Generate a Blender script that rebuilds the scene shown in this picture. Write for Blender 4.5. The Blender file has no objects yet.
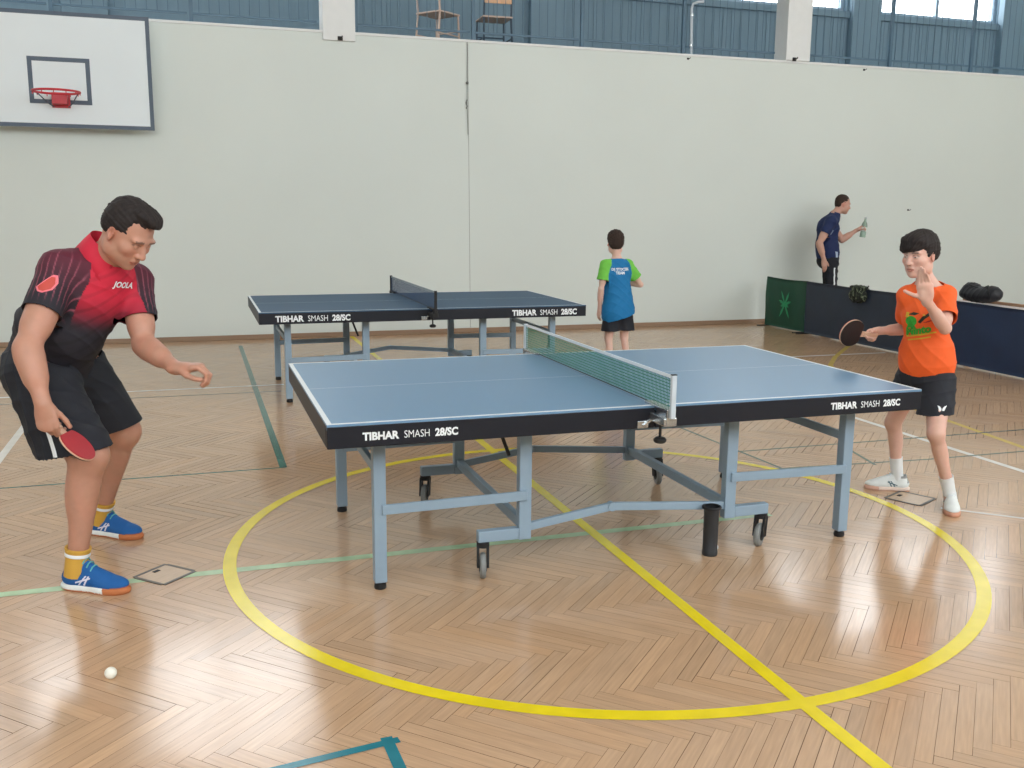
import bpy, bmesh, math, random
import numpy as np
from mathutils import Vector, Matrix
from mathutils.bvhtree import BVHTree

scene = bpy.context.scene
COL = scene.collection
random.seed(7)
rng = np.random.default_rng(7)

# ------------------------------------------------------------------ camera
cam_data = bpy.data.cameras.new('camera')
cam = bpy.data.objects.new('camera', cam_data)
COL.objects.link(cam)
yaw, pitch, roll = 0.3191, -0.18, 0.0089
cy, sy, cp, sp = math.cos(yaw), math.sin(yaw), math.cos(pitch), math.sin(pitch)
d_ = Vector((sy * cp, cy * cp, sp)); r_ = Vector((cy, -sy, 0)); u_ = r_.cross(d_)
c_, s_ = math.cos(roll), math.sin(roll)
rr = c_ * r_ + s_ * u_; uu = -s_ * r_ + c_ * u_
rot = Matrix((rr, uu, -d_)).transposed()
cam.matrix_world = Matrix.Translation((-1.8165, -4.335, 1.5676)) @ rot.to_4x4()
cam_data.sensor_width = 36.0
cam_data.lens = 960.75 / 1024 * 36.0
cam_data.clip_end = 200
scene.camera = cam

# ------------------------------------------------------------------ sky, exposure
world = bpy.data.worlds.new('daylight'); scene.world = world
world.use_nodes = True
wn = world.node_tree.nodes
bg = wn['Background']; bg.inputs[0].default_value = (0.93, 0.97, 1.0, 1); bg.inputs[1].default_value = 9.0
scene.view_settings.view_transform = 'Standard'
scene.view_settings.look = 'None'
scene.view_settings.gamma = 1.0
scene.view_settings.use_curve_mapping = False
scene.view_settings.exposure = -0.12

# ------------------------------------------------------------------ helpers
def lin(c):
    o = []
    for v in c[:3]:
        v = v / 255.0
        o.append(v / 12.92 if v <= 0.04045 else ((v + 0.055) / 1.055) ** 2.4)
    return tuple(o)

def mat(name, rgb, rough=0.5, metal=0.0, var=0.06, scale=12.0, bump=0.0, bscale=200.0, spec=0.5, attr=None, coat=0.0, stretch=None):
    """procedural principled material: colour modulated by noise, optional bump"""
    m = bpy.data.materials.new(name); m.use_nodes = True
    nt = m.node_tree; N = nt.nodes; K = nt.links
    b = N['Principled BSDF']
    b.inputs['Roughness'].default_value = rough
    b.inputs['Metallic'].default_value = metal
    b.inputs['Specular IOR Level'].default_value = spec
    b.inputs['Coat Weight'].default_value = coat
    tc = N.new('ShaderNodeTexCoord')
    mp = N.new('ShaderNodeMapping'); K.new(tc.outputs['Object'], mp.inputs['Vector'])
    if stretch: mp.inputs['Scale'].default_value = stretch
    nz = N.new('ShaderNodeTexNoise'); nz.inputs['Scale'].default_value = scale; nz.inputs['Detail'].default_value = 4
    K.new(mp.outputs[0], nz.inputs['Vector'])
    mr = N.new('ShaderNodeMapRange'); mr.inputs['From Min'].default_value = 0.25; mr.inputs['From Max'].default_value = 0.75
    mr.inputs['To Min'].default_value = 1 - var; mr.inputs['To Max'].default_value = 1 + var
    K.new(nz.outputs['Fac'], mr.inputs['Value'])
    mx = N.new('ShaderNodeVectorMath'); mx.operation = 'SCALE'
    if attr:
        at = N.new('ShaderNodeAttribute'); at.attribute_name = attr
        K.new(at.outputs['Color'], mx.inputs[0])
    else:
        mx.inputs[0].default_value = lin(rgb)
    K.new(mr.outputs[0], mx.inputs['Scale'])
    K.new(mx.outputs[0], b.inputs['Base Color'])
    if bump > 0:
        n2 = N.new('ShaderNodeTexNoise'); n2.inputs['Scale'].default_value = bscale; n2.inputs['Detail'].default_value = 3
        K.new(mp.outputs[0], n2.inputs['Vector'])
        bp = N.new('ShaderNodeBump'); bp.inputs['Strength'].default_value = bump; bp.inputs['Distance'].default_value = 0.002
        K.new(n2.outputs['Fac'], bp.inputs['Height']); K.new(bp.outputs[0], b.inputs['Normal'])
    return m

def link(o, parent=None):
    COL.objects.link(o)
    if parent is not None: o.parent = parent
    return o

def tag(o, label=None, cat=None, group=None, kind=None):
    if label: o['label'] = label
    if cat: o['category'] = cat
    if group: o['group'] = group
    if kind: o['kind'] = kind
    return o

def thing(name, label, cat, loc=(0, 0, 0), rotz=0.0, group=None):
    o = bpy.data.objects.new(name, None); COL.objects.link(o)
    o.location = loc; o.rotation_euler = (0, 0, rotz); o.empty_display_size = 0.1
    return tag(o, label, cat, group)

class MB:
    """collects shapes in one bmesh"""
    def __init__(s): s.bm = bmesh.new()
    def box(s, lo, hi, bev=0.0):
        lo = Vector(lo); hi = Vector(hi)
        g = bmesh.ops.create_cube(s.bm, size=1.0)
        sz = hi - lo; c = (hi + lo) / 2
        for v in g['verts']: v.co = Vector((v.co.x * sz.x, v.co.y * sz.y, v.co.z * sz.z)) + c
        if bev > 0:
            es = list({e for v in g['verts'] for e in v.link_edges})
            bmesh.ops.bevel(s.bm, geom=es, offset=bev, segments=2, affect='EDGES', profile=0.5)
        return s
    def bar(s, a, b, w, h, up=(0, 0, 1), bev=0.0):
        """rectangular bar from a to b, w across, h along up"""
        a = Vector(a); b = Vector(b); d = (b - a); L = d.length; d.normalize()
        up = Vector(up); x = d.cross(up).normalized(); z = x.cross(d)
        g = bmesh.ops.create_cube(s.bm, size=1.0)
        for v in g['verts']: v.co = a + d * ((v.co.y + .5) * L) + x * (v.co.x * w) + z * (v.co.z * h)
        if bev > 0:
            es = list({e for v in g['verts'] for e in v.link_edges})
            bmesh.ops.bevel(s.bm, geom=es, offset=bev, segments=2, affect='EDGES', profile=0.5)
        return s
    def cyl(s, a, b, r, r2=None, n=20, caps=True):
        a = Vector(a); b = Vector(b); d = b - a; L = d.length
        g = bmesh.ops.create_cone(s.bm, cap_ends=caps, segments=n, radius1=r, radius2=r if r2 is None else r2, depth=L)
        q = Vector((0, 0, 1)).rotation_difference(d.normalized())
        for v in g['verts']: v.co = q @ v.co + (a + b) / 2
        return s
    def lathe(s, c, prof, n=28, axis=(0, 0, 1)):
        c = Vector(c); q = Vector((0, 0, 1)).rotation_difference(Vector(axis).normalized())
        rings = []
        for r, z in prof:
            if r < 1e-6: rings.append([s.bm.verts.new(q @ Vector((0, 0, z)) + c)])
            else: rings.append([s.bm.verts.new(q @ Vector((r * math.cos(2 * math.pi * i / n), r * math.sin(2 * math.pi * i / n), z)) + c) for i in range(n)])
        for A, B in zip(rings, rings[1:]):
            for i in range(n):
                a0 = A[i % len(A)]; a1 = A[(i + 1) % len(A)]; b0 = B[i % len(B)]; b1 = B[(i + 1) % len(B)]
                vs = []
                for v in (a0, a1, b1, b0):
                    if v not in vs: vs.append(v)
                if len(vs) > 2: s.bm.faces.new(vs)
        return s
    def tube(s, pts, r, n=10, closed=False):
        pts = [Vector(p) for p in pts]; m = len(pts); rings = []
        prev = None
        for i, p in enumerate(pts):
            if closed: t = pts[(i + 1) % m] - pts[i - 1]
            else: t = pts[min(i + 1, m - 1)] - pts[max(i - 1, 0)]
            t.normalize()
            if prev is None:
                x = t.orthogonal().normalized()
            else:
                x = (prev - t * prev.dot(t)).normalized()
            prev = x; y = t.cross(x)
            rings.append([s.bm.verts.new(p + (x * math.cos(2 * math.pi * k / n) + y * math.sin(2 * math.pi * k / n)) * r) for k in range(n)])
        pairs = list(zip(rings, rings[1:])) + ([(rings[-1], rings[0])] if closed else [])
        for A, B in pairs:
            for k in range(n): s.bm.faces.new((A[k], A[(k + 1) % n], B[(k + 1) % n], B[k]))
        if not closed:
            s.bm.faces.new(list(reversed(rings[0]))); s.bm.faces.new(rings[-1])
        return s
    def quad(s, *pts):
        s.bm.faces.new([s.bm.verts.new(Vector(p)) for p in pts]); return s
    def prism(s, poly, z0, z1):
        lo = [s.bm.verts.new((x, y, z0)) for x, y in poly]; hi = [s.bm.verts.new((x, y, z1)) for x, y in poly]
        n = len(poly)
        s.bm.faces.new(list(reversed(lo))); s.bm.faces.new(hi)
        for i in range(n): s.bm.faces.new((lo[i], lo[(i + 1) % n], hi[(i + 1) % n], hi[i]))
        return s
    def build(s, name, m, parent=None, smooth=False):
        bmesh.ops.recalc_face_normals(s.bm, faces=s.bm.faces[:])
        me = bpy.data.meshes.new(name); s.bm.to_mesh(me); s.bm.free()
        if m: me.materials.append(m)
        if smooth:
            for p in me.polygons: p.use_smooth = True
            try: me.set_sharp_from_angle(angle=math.radians(40))
            except Exception: pass
        o = bpy.data.objects.new(name, me)
        return link(o, parent)

def mesh_np(name, V, F, m, parent=None, smooth=True, col=None):
    V = np.asarray(V, np.float32); F = np.asarray(F, np.int32)
    me = bpy.data.meshes.new(name)
    me.vertices.add(len(V)); me.vertices.foreach_set('co', V.ravel())
    k = F.shape[1]
    me.loops.add(F.size); me.loops.foreach_set('vertex_index', F.ravel())
    me.polygons.add(len(F)); me.polygons.foreach_set('loop_start', np.arange(0, F.size, k, dtype=np.int32))
    me.polygons.foreach_set('use_smooth', np.full(len(F), smooth))
    me.update(calc_edges=True); me.validate()
    if col is not None:
        a = me.color_attributes.new('Col', 'FLOAT_COLOR', 'POINT')
        c = np.ones((len(V), 4), np.float32); c[:, :3] = col
        a.data.foreach_set('color', c.ravel())
    me.materials.append(m)
    return link(bpy.data.objects.new(name, me), parent)

def text_mesh(txt, size, bold=0.0, shear=0.0):
    """flat mesh (verts 2D, faces) of a line of text, left aligned on the baseline"""
    cu = bpy.data.curves.new('txt', 'FONT'); cu.body = txt; cu.size = size; cu.offset = bold; cu.shear = shear
    cu.resolution_u = 3; cu.fill_mode = 'FRONT'
    o = bpy.data.objects.new('txt', cu); COL.objects.link(o)
    dg = bpy.context.evaluated_depsgraph_get()
    me = bpy.data.meshes.new_from_object(o.evaluated_get(dg))
    bpy.data.objects.remove(o); bpy.data.curves.remove(cu)
    bm = bmesh.new(); bm.from_mesh(me); bpy.data.meshes.remove(me)
    return bm

def struct(o, **kw):
    o['kind'] = 'structure'; return o
# ------------------------------------------------------------------ room
WY = 7.55          # inner face of the far wall
WT = 3.575         # its top, the edge of the gallery
GY = 10.0          # back wall of the gallery
NY = -7.8          # wall behind the photographer
RX = 14.0
CZ = 7.5
M_wall = mat('white_wall_paint', (214, 221, 216), 0.55, var=0.025, scale=0.7, bump=0.15, bscale=30)
M_white = mat('white_trim_paint', (225, 227, 226), 0.5, var=0.02)
M_ceil = mat('ceiling_paint', (228, 228, 224), 0.8, var=0.02)
M_blue = mat('blue_grey_gallery_paint', (116, 142, 158), 0.6, var=0.06, scale=2, stretch=(6, 6, .3))
M_rail = mat('dark_green_railing_paint', (74, 104, 124), 0.45, var=0.05)
M_base = mat('brown_baseboard_wood', (150, 122, 98), 0.45, var=0.12, scale=6, stretch=(.3, 4, 4))
M_frame = mat('window_frame_paint', (150, 172, 190), 0.5, var=0.03)

def glass_mat():
    m = bpy.data.materials.new('window_glass'); m.use_nodes = True
    nt = m.node_tree; N = nt.nodes; K = nt.links
    N.remove(N['Principled BSDF'])
    t = N.new('ShaderNodeBsdfTransparent'); g = N.new('ShaderNodeBsdfGlossy'); g.inputs['Roughness'].default_value = 0.02
    nz = N.new('ShaderNodeTexNoise'); nz.inputs['Scale'].default_value = 3
    mr = N.new('ShaderNodeMapRange'); mr.inputs['To Min'].default_value = .93; mr.inputs['To Max'].default_value = .98
    K.new(nz.outputs['Fac'], mr.inputs['Value']); K.new(mr.outputs[0], t.inputs['Color'])
    mx = N.new('ShaderNodeMixShader'); mx.inputs[0].default_value = 0.06
    K.new(t.outputs[0], mx.inputs[1]); K.new(g.outputs[0], mx.inputs[2])
    K.new(mx.outputs[0], N['Material Output'].inputs['Surface'])
    return m
M_glass = glass_mat()

def wall_with_holes(name, axis, pos, thick, a0, a1, z0, z1, holes, m):
    """wall in plane axis=pos (axis 'y' or 'x'), outward thickness thick, rectangular openings (a0,a1,z0,z1)"""
    mb = MB()
    As = sorted({a0, a1} | {h[0] for h in holes} | {h[1] for h in holes})
    Zs = sorted({z0, z1} | {h[2] for h in holes} | {h[3] for h in holes})
    for i in range(len(As) - 1):
        for j in range(len(Zs) - 1):
            ac = (As[i] + As[i + 1]) / 2; zc = (Zs[j] + Zs[j + 1]) / 2
            if any(h[0] < ac < h[1] and h[2] < zc < h[3] for h in holes): continue
            p0, p1 = sorted((pos, pos + thick))
            if axis == 'y': mb.box((As[i], p0, Zs[j]), (As[i + 1], p1, Zs[j + 1]))
            else: mb.box((p0, As[i], Zs[j]), (p1, As[i + 1], Zs[j + 1]))
    bmesh.ops.remove_doubles(mb.bm, verts=mb.bm.verts[:], dist=1e-5)
    return struct(mb.build(name, m))

# floor: herringbone boards, one mesh
def herringbone():
    W, N = 0.0507, 9
    x0, x1, y0, y1 = -RX, RX, NY, WY
    V = []; UV = []; C = []
    s2 = math.sqrt(0.5)
    # board axes: e1 at -45 deg, e2 at +45 deg; rows then run along x
    def to_world(p): return (p[..., 0] * s2 + p[..., 1] * s2, -p[..., 0] * s2 + p[..., 1] * s2 - 0.374)
    R = int(23 / W)
    j = np.arange(-R, R)
    m = np.arange(-R // (2 * N) - 2, R // (2 * N) + 2)
    J, Mm = np.meshgrid(j, m, indexing='ij'); J = J.ravel(); Mm = Mm.ravel()
    quads = []
    g = rng.choice([.0003, .0006, .0009, .0014], len(J), p=[.3, .35, .2, .15])
    # horizontal boards
    hx = (J + 2 * N * Mm); hy = J
    quads.append(np.stack([np.stack([hx * W + g, hy * W + g], -1), np.stack([(hx + N) * W - g, hy * W + g], -1),
                           np.stack([(hx + N) * W - g, (hy + 1) * W - g], -1), np.stack([hx * W + g, (hy + 1) * W - g], -1)], 1))
    # vertical boards
    vx = J; vy = J - 2 * N * Mm - 2 * N + 1
    quads.append(np.stack([np.stack([(vx + 1) * W - g, vy * W + g], -1), np.stack([(vx + 1) * W - g, (vy + N) * W - g], -1),
                           np.stack([vx * W + g, (vy + N) * W - g], -1), np.stack([vx * W + g, vy * W + g], -1)], 1))
    kind = np.r_[np.zeros(len(J)), np.ones(len(J))]
    Q = np.concatenate(quads)
    X, Y = to_world(Q)
    cx = X.mean(1); cyy = Y.mean(1)
    ok = (cx > x0 + .1) & (cx < x1 - .1) & (cyy > y0 + .1) & (cyy < y1 + .25)
    X = X[ok]; Y = np.minimum(Y[ok], WY + .02); kind = kind[ok]; n = len(X)
    V = np.stack([X, Y, np.zeros_like(X)], -1).reshape(-1, 3)
    F = np.arange(4 * n).reshape(n, 4)
    # sub-floor below the seams
    V = np.vstack([V, [[x0, y0, -.002], [x1, y0, -.002], [x1, WY + .02, -.002], [x0, WY + .02, -.002]]])
    F = np.vstack([F, [[4 * n, 4 * n + 1, 4 * n + 2, 4 * n + 3]]])
    me = bpy.data.meshes.new('floor')
    me.from_pydata(V.tolist(), [], F.tolist()); me.update()
    uv = me.uv_layers.new(name='board')
    t = rng.random((n, 2)) * 37
    U = np.zeros((n, 4, 2)); U[:, :, 0] = np.array([0, .46, .46, 0]) + t[:, :1]; U[:, :, 1] = np.array([0, 0, .05, .05]) + t[:, 1:]
    U = np.vstack([U.reshape(-1, 2), np.zeros((4, 2))])
    uv.data.foreach_set('uv', U.astype(np.float32).ravel())
    a = me.color_attributes.new('Col', 'FLOAT_COLOR', 'CORNER')
    base = np.array(lin((198, 163, 130)))
    tone = 1 + rng.normal(0, .035, n)
    warm = rng.normal(0, .012, n)
    c = base[None] * tone[:, None] * np.stack([1 + warm, np.ones(n), 1 - 1.5 * warm], -1)
    c = np.repeat(c, 4, 0); c = np.vstack([c, np.tile(np.array(lin((104, 80, 60))), (4, 1))])
    a.data.foreach_set('color', np.c_[c, np.ones(len(c))].astype(np.float32).ravel())
    return me

def floor_mat():
    m = bpy.data.materials.new('varnished_herringbone_parquet'); m.use_nodes = True
    nt = m.node_tree; N = nt.nodes; K = nt.links; b = N['Principled BSDF']
    at = N.new('ShaderNodeAttribute'); at.attribute_name = 'Col'
    uv = N.new('ShaderNodeUVMap'); uv.uv_map = 'board'
    mp = N.new('ShaderNodeMapping'); mp.inputs['Scale'].default_value = (4, 60, 1); K.new(uv.outputs[0], mp.inputs[0])
    nz = N.new('ShaderNodeTexNoise'); nz.inputs['Scale'].default_value = 1.6; nz.inputs['Detail'].default_value = 5
    K.new(mp.outputs[0], nz.inputs['Vector'])
    mr = N.new('ShaderNodeMapRange'); mr.inputs['From Min'].default_value = .25; mr.inputs['From Max'].default_value = .75
    mr.inputs['To Min'].default_value = .88; mr.inputs['To Max'].default_value = 1.1; K.new(nz.outputs['Fac'], mr.inputs['Value'])
    tc = N.new('ShaderNodeTexCoord'); n2 = N.new('ShaderNodeTexNoise'); n2.inputs['Scale'].default_value = 1.3; n2.inputs['Detail'].default_value = 4
    K.new(tc.outputs['Object'], n2.inputs['Vector'])
    m2 = N.new('ShaderNodeMapRange'); m2.inputs['To Min'].default_value = .93; m2.inputs['To Max'].default_value = 1.07; K.new(n2.outputs['Fac'], m2.inputs['Value'])
    mu = N.new('ShaderNodeMath'); mu.operation = 'MULTIPLY'; K.new(mr.outputs[0], mu.inputs[0]); K.new(m2.outputs[0], mu.inputs[1])
    sc = N.new('ShaderNodeVectorMath'); sc.operation = 'SCALE'; K.new(at.outputs['Color'], sc.inputs[0]); K.new(mu.outputs[0], sc.inputs['Scale'])
    K.new(sc.outputs[0], b.inputs['Base Color'])
    r2 = N.new('ShaderNodeMapRange'); r2.inputs['To Min'].default_value = .12; r2.inputs['To Max'].default_value = .22
    K.new(n2.outputs['Fac'], r2.inputs['Value']); K.new(r2.outputs[0], b.inputs['Roughness'])
    b.inputs['Specular IOR Level'].default_value = 0.72
    bp = N.new('ShaderNodeBump'); bp.inputs['Strength'].default_value = .06; bp.inputs['Distance'].default_value = .002
    K.new(nz.outputs['Fac'], bp.inputs['Height']); K.new(bp.outputs[0], b.inputs['Normal'])
    return m
M_floor = floor_mat()
fme = herringbone(); fme.materials.append(M_floor)
floor = struct(link(bpy.data.objects.new('floor', fme)))

# painted court lines, children of the floor
def paint(name, rgb, wear=0.08):
    return mat(name, rgb, 0.22, var=wear, scale=9, spec=0.6)
P_yellow = paint('yellow_line_paint', (236, 214, 30)); P_yellow2 = paint('dull_yellow_line_paint', (214, 184, 96))
P_white = paint('white_line_paint', (228, 222, 214)); P_mint = paint('faded_mint_line_paint', (168, 196, 152), .18)
P_green = paint('dark_green_line_paint', (62, 112, 100)); P_teal = paint('teal_tape', (40, 122, 136), .15)
P_dark = paint('thin_grey_green_line_paint', (104, 116, 100))
lz = [0.0008]
def line(name, m, pts, w):
    lz[0] += 0.00006
    mb = MB(); pts = [Vector((x, y, 0)) for x, y in pts]; L = []; Rr = []
    for i, p in enumerate(pts):
        t = (pts[min(i + 1, len(pts) - 1)] - pts[max(i - 1, 0)]).normalized()
        nrm = Vector((-t.y, t.x, 0)) * w / 2
        L.append(mb.bm.verts.new((p.x + nrm.x, p.y + nrm.y, lz[0]))); Rr.append(mb.bm.verts.new((p.x - nrm.x, p.y - nrm.y, lz[0])))
    for i in range(len(pts) - 1): mb.bm.faces.new((L[i], Rr[i], Rr[i + 1], L[i + 1]))
    return mb.build(name, m, floor)
def arc(c, r, a0, a1, n=120):
    return [(c[0] + r * math.cos(math.radians(a0 + (a1 - a0) * i / n)), c[1] + r * math.sin(math.radians(a0 + (a1 - a0) * i / n))) for i in range(n + 1)]
line('service_line', P_green, [(-1.355, 1.50), (-1.355, 7.0)], .045)
line('thin_cross_line', P_green, [(-9, 1.47), (-1.34, 1.505)], .018)
line('white_side_line', P_white, [(-9, 4.36), (-1.1, 4.37)], .04)
line('thin_side_line', P_dark, [(-6, 4.08), (-1.15, 4.05)], .02)
line('white_court_line', P_white, [(-3.03, -1.2), (-3.03, 3.6)], .05)
line('faded_mint_line', P_mint, [(-9, -.19), (1.0, -.155)], .055)
line('white_court_line', P_white, [(2.995, -4), (2.99, 4.6)], .05)
line('white_end_line', P_white, [(3.0, 4.62), (5.6, 4.60)], .045)
line('yellow_court_line', P_yellow2, [(3.46, -2), (3.49, .6), (3.60, 1.31), (3.70, 2.0), (3.9, 2.9), (4.15, 3.55), (4.43, 4.01), (4.83, 4.47), (5.2, 4.84), (5.62, 5.25)], .05)
line('thin_net_line', P_dark, [(1.525, 1.064), (7, 1.03)], .022)
line('thin_net_line', P_dark, [(1.5, .62), (2.633, .54), (6, .51)], .022)
line('thin_edge_line', P_dark, [(1.49, 2.3), (1.59, .55)], .022)
line('thin_edge_line', P_dark, [(2.33, 1.02), (2.205, .52)], .022)
line('white_short_line', P_white, [(1.95, -.33), (2.9, -1.22)], .025)
line('halfway_line', P_yellow, [(-.012, -6), (-.004, WY - .05)], .055)
line('centre_circle_line', P_yellow, arc((-.006, -.175), 1.725, 0, 360, 160), .058)
line('teal_tape_strip', P_teal, [(-2.3, -1.86), (-1.30, -1.725)], .032)
line('teal_tape_strip', P_teal, [(-1.335, -1.70), (-1.31, -2.3)], .036)

# walls
ww = wall_with_holes('wall_far', 'y', WY, .30, -RX, RX, -.01, WT, [], M_wall)
capb = MB().box((-RX, WY - .012, WT), (RX, WY + .30, WT + .03), .004).build('wall_cap', M_white, ww)
MB().bar((1.537, WY - .0015, .06), (1.50, WY - .0015, WT - .02), .0045, .003, up=(0, 1, 0)).build('wall_joint', mat('dark_joint_filler', (146, 147, 142), .8), ww)
struct(MB().box((-RX, WY - .018, 0), (RX, WY, .055), .003).build('baseboard_far', M_base))
gw = [(-13.0, -9.2), (-8.7, -4.9), (-4.4, -.3), (6.25, 7.6), (8.05, 8.75), (9.4, 11.95), (12.5, 13.6)]
holes = [(a, b, 4.87 if a > 0 else 4.5, 6.95 if a > 0 else 7.2) for a, b in gw]
wg = wall_with_holes('wall_gallery', 'y', GY, .25, -RX, RX, WT - .3, CZ, holes, M_blue)
nw = [(-9.4, -5.4), (-4.6, -.6), (.2, 4.2), (5.0, 9.0), (9.8, 13.4)]
nholes = [(a, b, 3.3, 6.8) for a, b in nw]
wall_with_holes('wall_near', 'y', NY, -.25, -RX, RX, -.01, CZ, nholes, M_wall)
wall_with_holes('wall_left', 'x', -RX, -.25, NY, GY, -.01, CZ, [], M_wall)
rholes = [(-6.0, -2.5, 3.6, 6.6)]
wall_with_holes('wall_right', 'x', RX, .25, NY, GY, -.01, CZ, rholes, M_wall)
struct(MB().box((-RX, NY, CZ), (RX, GY, CZ + .2)).build('ceiling', M_ceil))
struct(MB().box((-RX, WY + .30, WT - .15), (RX, GY, WT - .02)).build('floor_gallery', mat('gallery_floor_grey', (120, 124, 122), .6)))

def window(n, axis, pos, a0, a1, z0, z1, nv, inward):
    """framed window with mullions and panes, real opening; portal guides the daylight"""
    mb = MB(); w = .06; dpt = .07
    def bx(aa, ab, za, zb, m_, th=dpt):
        lo, hi = (pos - th / 2, pos + th / 2)
        if axis == 'y': m_.box((aa, lo, za), (ab, hi, zb))
        else: m_.box((lo, aa, za), (hi, ab, zb))
    bx(a0, a1, z0, z0 + w, mb); bx(a0, a1, z1 - w, z1, mb); bx(a0, a0 + w, z0 + w, z1 - w, mb); bx(a1 - w, a1, z0 + w, z1 - w, mb)
    for i in range(1, nv):
        a = a0 + (a1 - a0) * i / nv; bx(a - w / 2, a + w / 2, z0 + w, z1 - w, mb)
    zm = z0 + (z1 - z0) * .62
    mb2 = MB(); bx(a0 + w, a1 - w, z0 + w, z1 - w, mb2, .006)
    o = struct(mb.build('window_%d' % n, M_frame)); mb2.build('pane', M_glass, o)
    L = bpy.data.lights.new('window_daylight', 'AREA'); L.shape = 'RECTANGLE'; L.size = a1 - a0; L.size_y = z1 - z0
    L.cycles.is_portal = True
    lo = bpy.data.objects.new('window_daylight', L); COL.objects.link(lo)
    off = .1 * inward
    if axis == 'y':
        lo.location = ((a0 + a1) / 2, pos - off, (z0 + z1) / 2); dirv = Vector((0, inward, 0))
    else:
        lo.location = (pos - off, (a0 + a1) / 2, (z0 + z1) / 2); dirv = Vector((inward, 0, 0))
    lo.rotation_euler = dirv.to_track_quat('-Z', 'Z').to_euler()
wi = 1
for (a, b, z0, z1) in holes:
    window(wi, 'y', GY + .12, a, b, z0, z1, max(1, round((b - a) / 1.25)), -1); wi += 1
for (a, b, z0, z1) in nholes:
    window(wi, 'y', NY - .12, a, b, z0, z1, 3, 1); wi += 1
for (a, b, z0, z1) in rholes:
    window(wi, 'x', RX + .12, a, b, z0, z1, 3, -1); wi += 1

# pillars standing on the gallery edge (white), darker pilasters on the gallery back wall
ti = 1
for x in (-6.3, -.07, 6.19, 12.45):
    struct(MB().box((x - .19, WY - .03, WT - (.08 if x < 1 else -.03)), (x + .19, WY + .27, CZ), .006).build('trim_%d' % ti, M_white)); ti += 1
for x in (3.4, 9.07, 12.2, -3.0):
    struct(MB().box((x - .28, GY - .14, WT - .02), (x + .28, GY, CZ), .006).build('trim_%d' % ti, M_blue)); ti += 1
# vertical ribbed panelling below the gallery windows
rb = MB()
x = -RX + .1
while x < RX - .1:
    rb.box((x, GY - .012, WT + .25), (x + .09, GY, 4.75)); x += .16
rb.box((-RX, GY - .05, 4.76), (RX, GY, 4.86)); rb.box((-RX, GY - .05, WT), (RX, GY, WT + .22))
struct(rb.build('trim_%d' % ti, M_blue)); ti += 1
# yellow curtain edge hanging at the far right gallery window
# ------------------------------------------------------------------ gallery railings
def railing(x0, x1, label, post_first):
    t = thing('balcony_railing', label, 'railing', (x0, WY + .2, WT + .03), 0, 'railing panels along the gallery edge')
    L = x1 - x0
    mb = MB(); n = int(L / .105)
    for i in range(1, n): mb.cyl((i * L / n, 0, .13), (i * L / n, 0, 1.35), .0042, n=6)
    mb.build('bar_infill', M_rail, t)
    MB().box((.02, -.012, .11), (L - .02, .012, .135)).build('lower_rail', M_rail, t)
    MB().box((.002, -.02, 1.35), (L - .002, .02, 1.39)).build('top_rail', M_rail, t)
    MB().box((.002, -.022, 0), (.046, .022, 1.35)).build('post', M_rail, t)
bays = [(-6.1, -.28, 4), (.14, 5.98, 4), (6.40, 12.24, 4)]
names = ['left of the first white pillar', 'between the two white pillars', 'right of the second white pillar']
pos = ['first', 'second', 'third', 'fourth']
for (a, b, n), nm in zip(bays, names):
    for i in range(n):
        railing(a + (b - a) * i / n, a + (b - a) * (i + 1) / n, 'barred gallery railing panel, %s from the left %s' % (pos[i], nm), True)
# ------------------------------------------------------------------ table tennis tables
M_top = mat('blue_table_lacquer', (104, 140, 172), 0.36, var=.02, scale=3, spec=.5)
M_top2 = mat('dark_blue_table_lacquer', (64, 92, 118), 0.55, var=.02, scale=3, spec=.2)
M_apron = mat('black_apron_steel', (18, 22, 33), 0.45, var=.05, spec=.4)
M_leg = mat('grey_blue_powder_coat', (140, 161, 178), 0.42, var=.02, scale=5)
M_line = mat('white_table_lines', (226, 232, 236), .4, var=.02)
M_rubber = mat('black_rubber', (22, 22, 24), .6, var=.1)
M_wheel = mat('grey_rubber_wheel', (128, 130, 128), .5, var=.06)
M_chrome = mat('bright_zinc', (190, 194, 196), .25, metal=.9, var=.05)
M_text = mat('white_print', (232, 236, 238), .5, var=.02)

def flat_text(parent, name, txts, origin, m, right=(1, 0, 0), up=(0, 0, 1), xs=1.0):
    """printed lettering on a flat face; txts = [(string, size, bold, x offset)]"""
    right = Vector(right); up = Vector(up); origin = Vector(origin)
    mb = MB()
    for s, size, bold, xo in txts:
        b = text_mesh(s, size, bold)
        for v in b.verts: v.co = origin + right * (v.co.x * xs + xo) + up * v.co.y
        me = bpy.data.meshes.new('t'); b.to_mesh(me); b.free(); mb.bm.from_mesh(me); bpy.data.meshes.remove(me)
    o = mb.build(name, m, parent); return o

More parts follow.
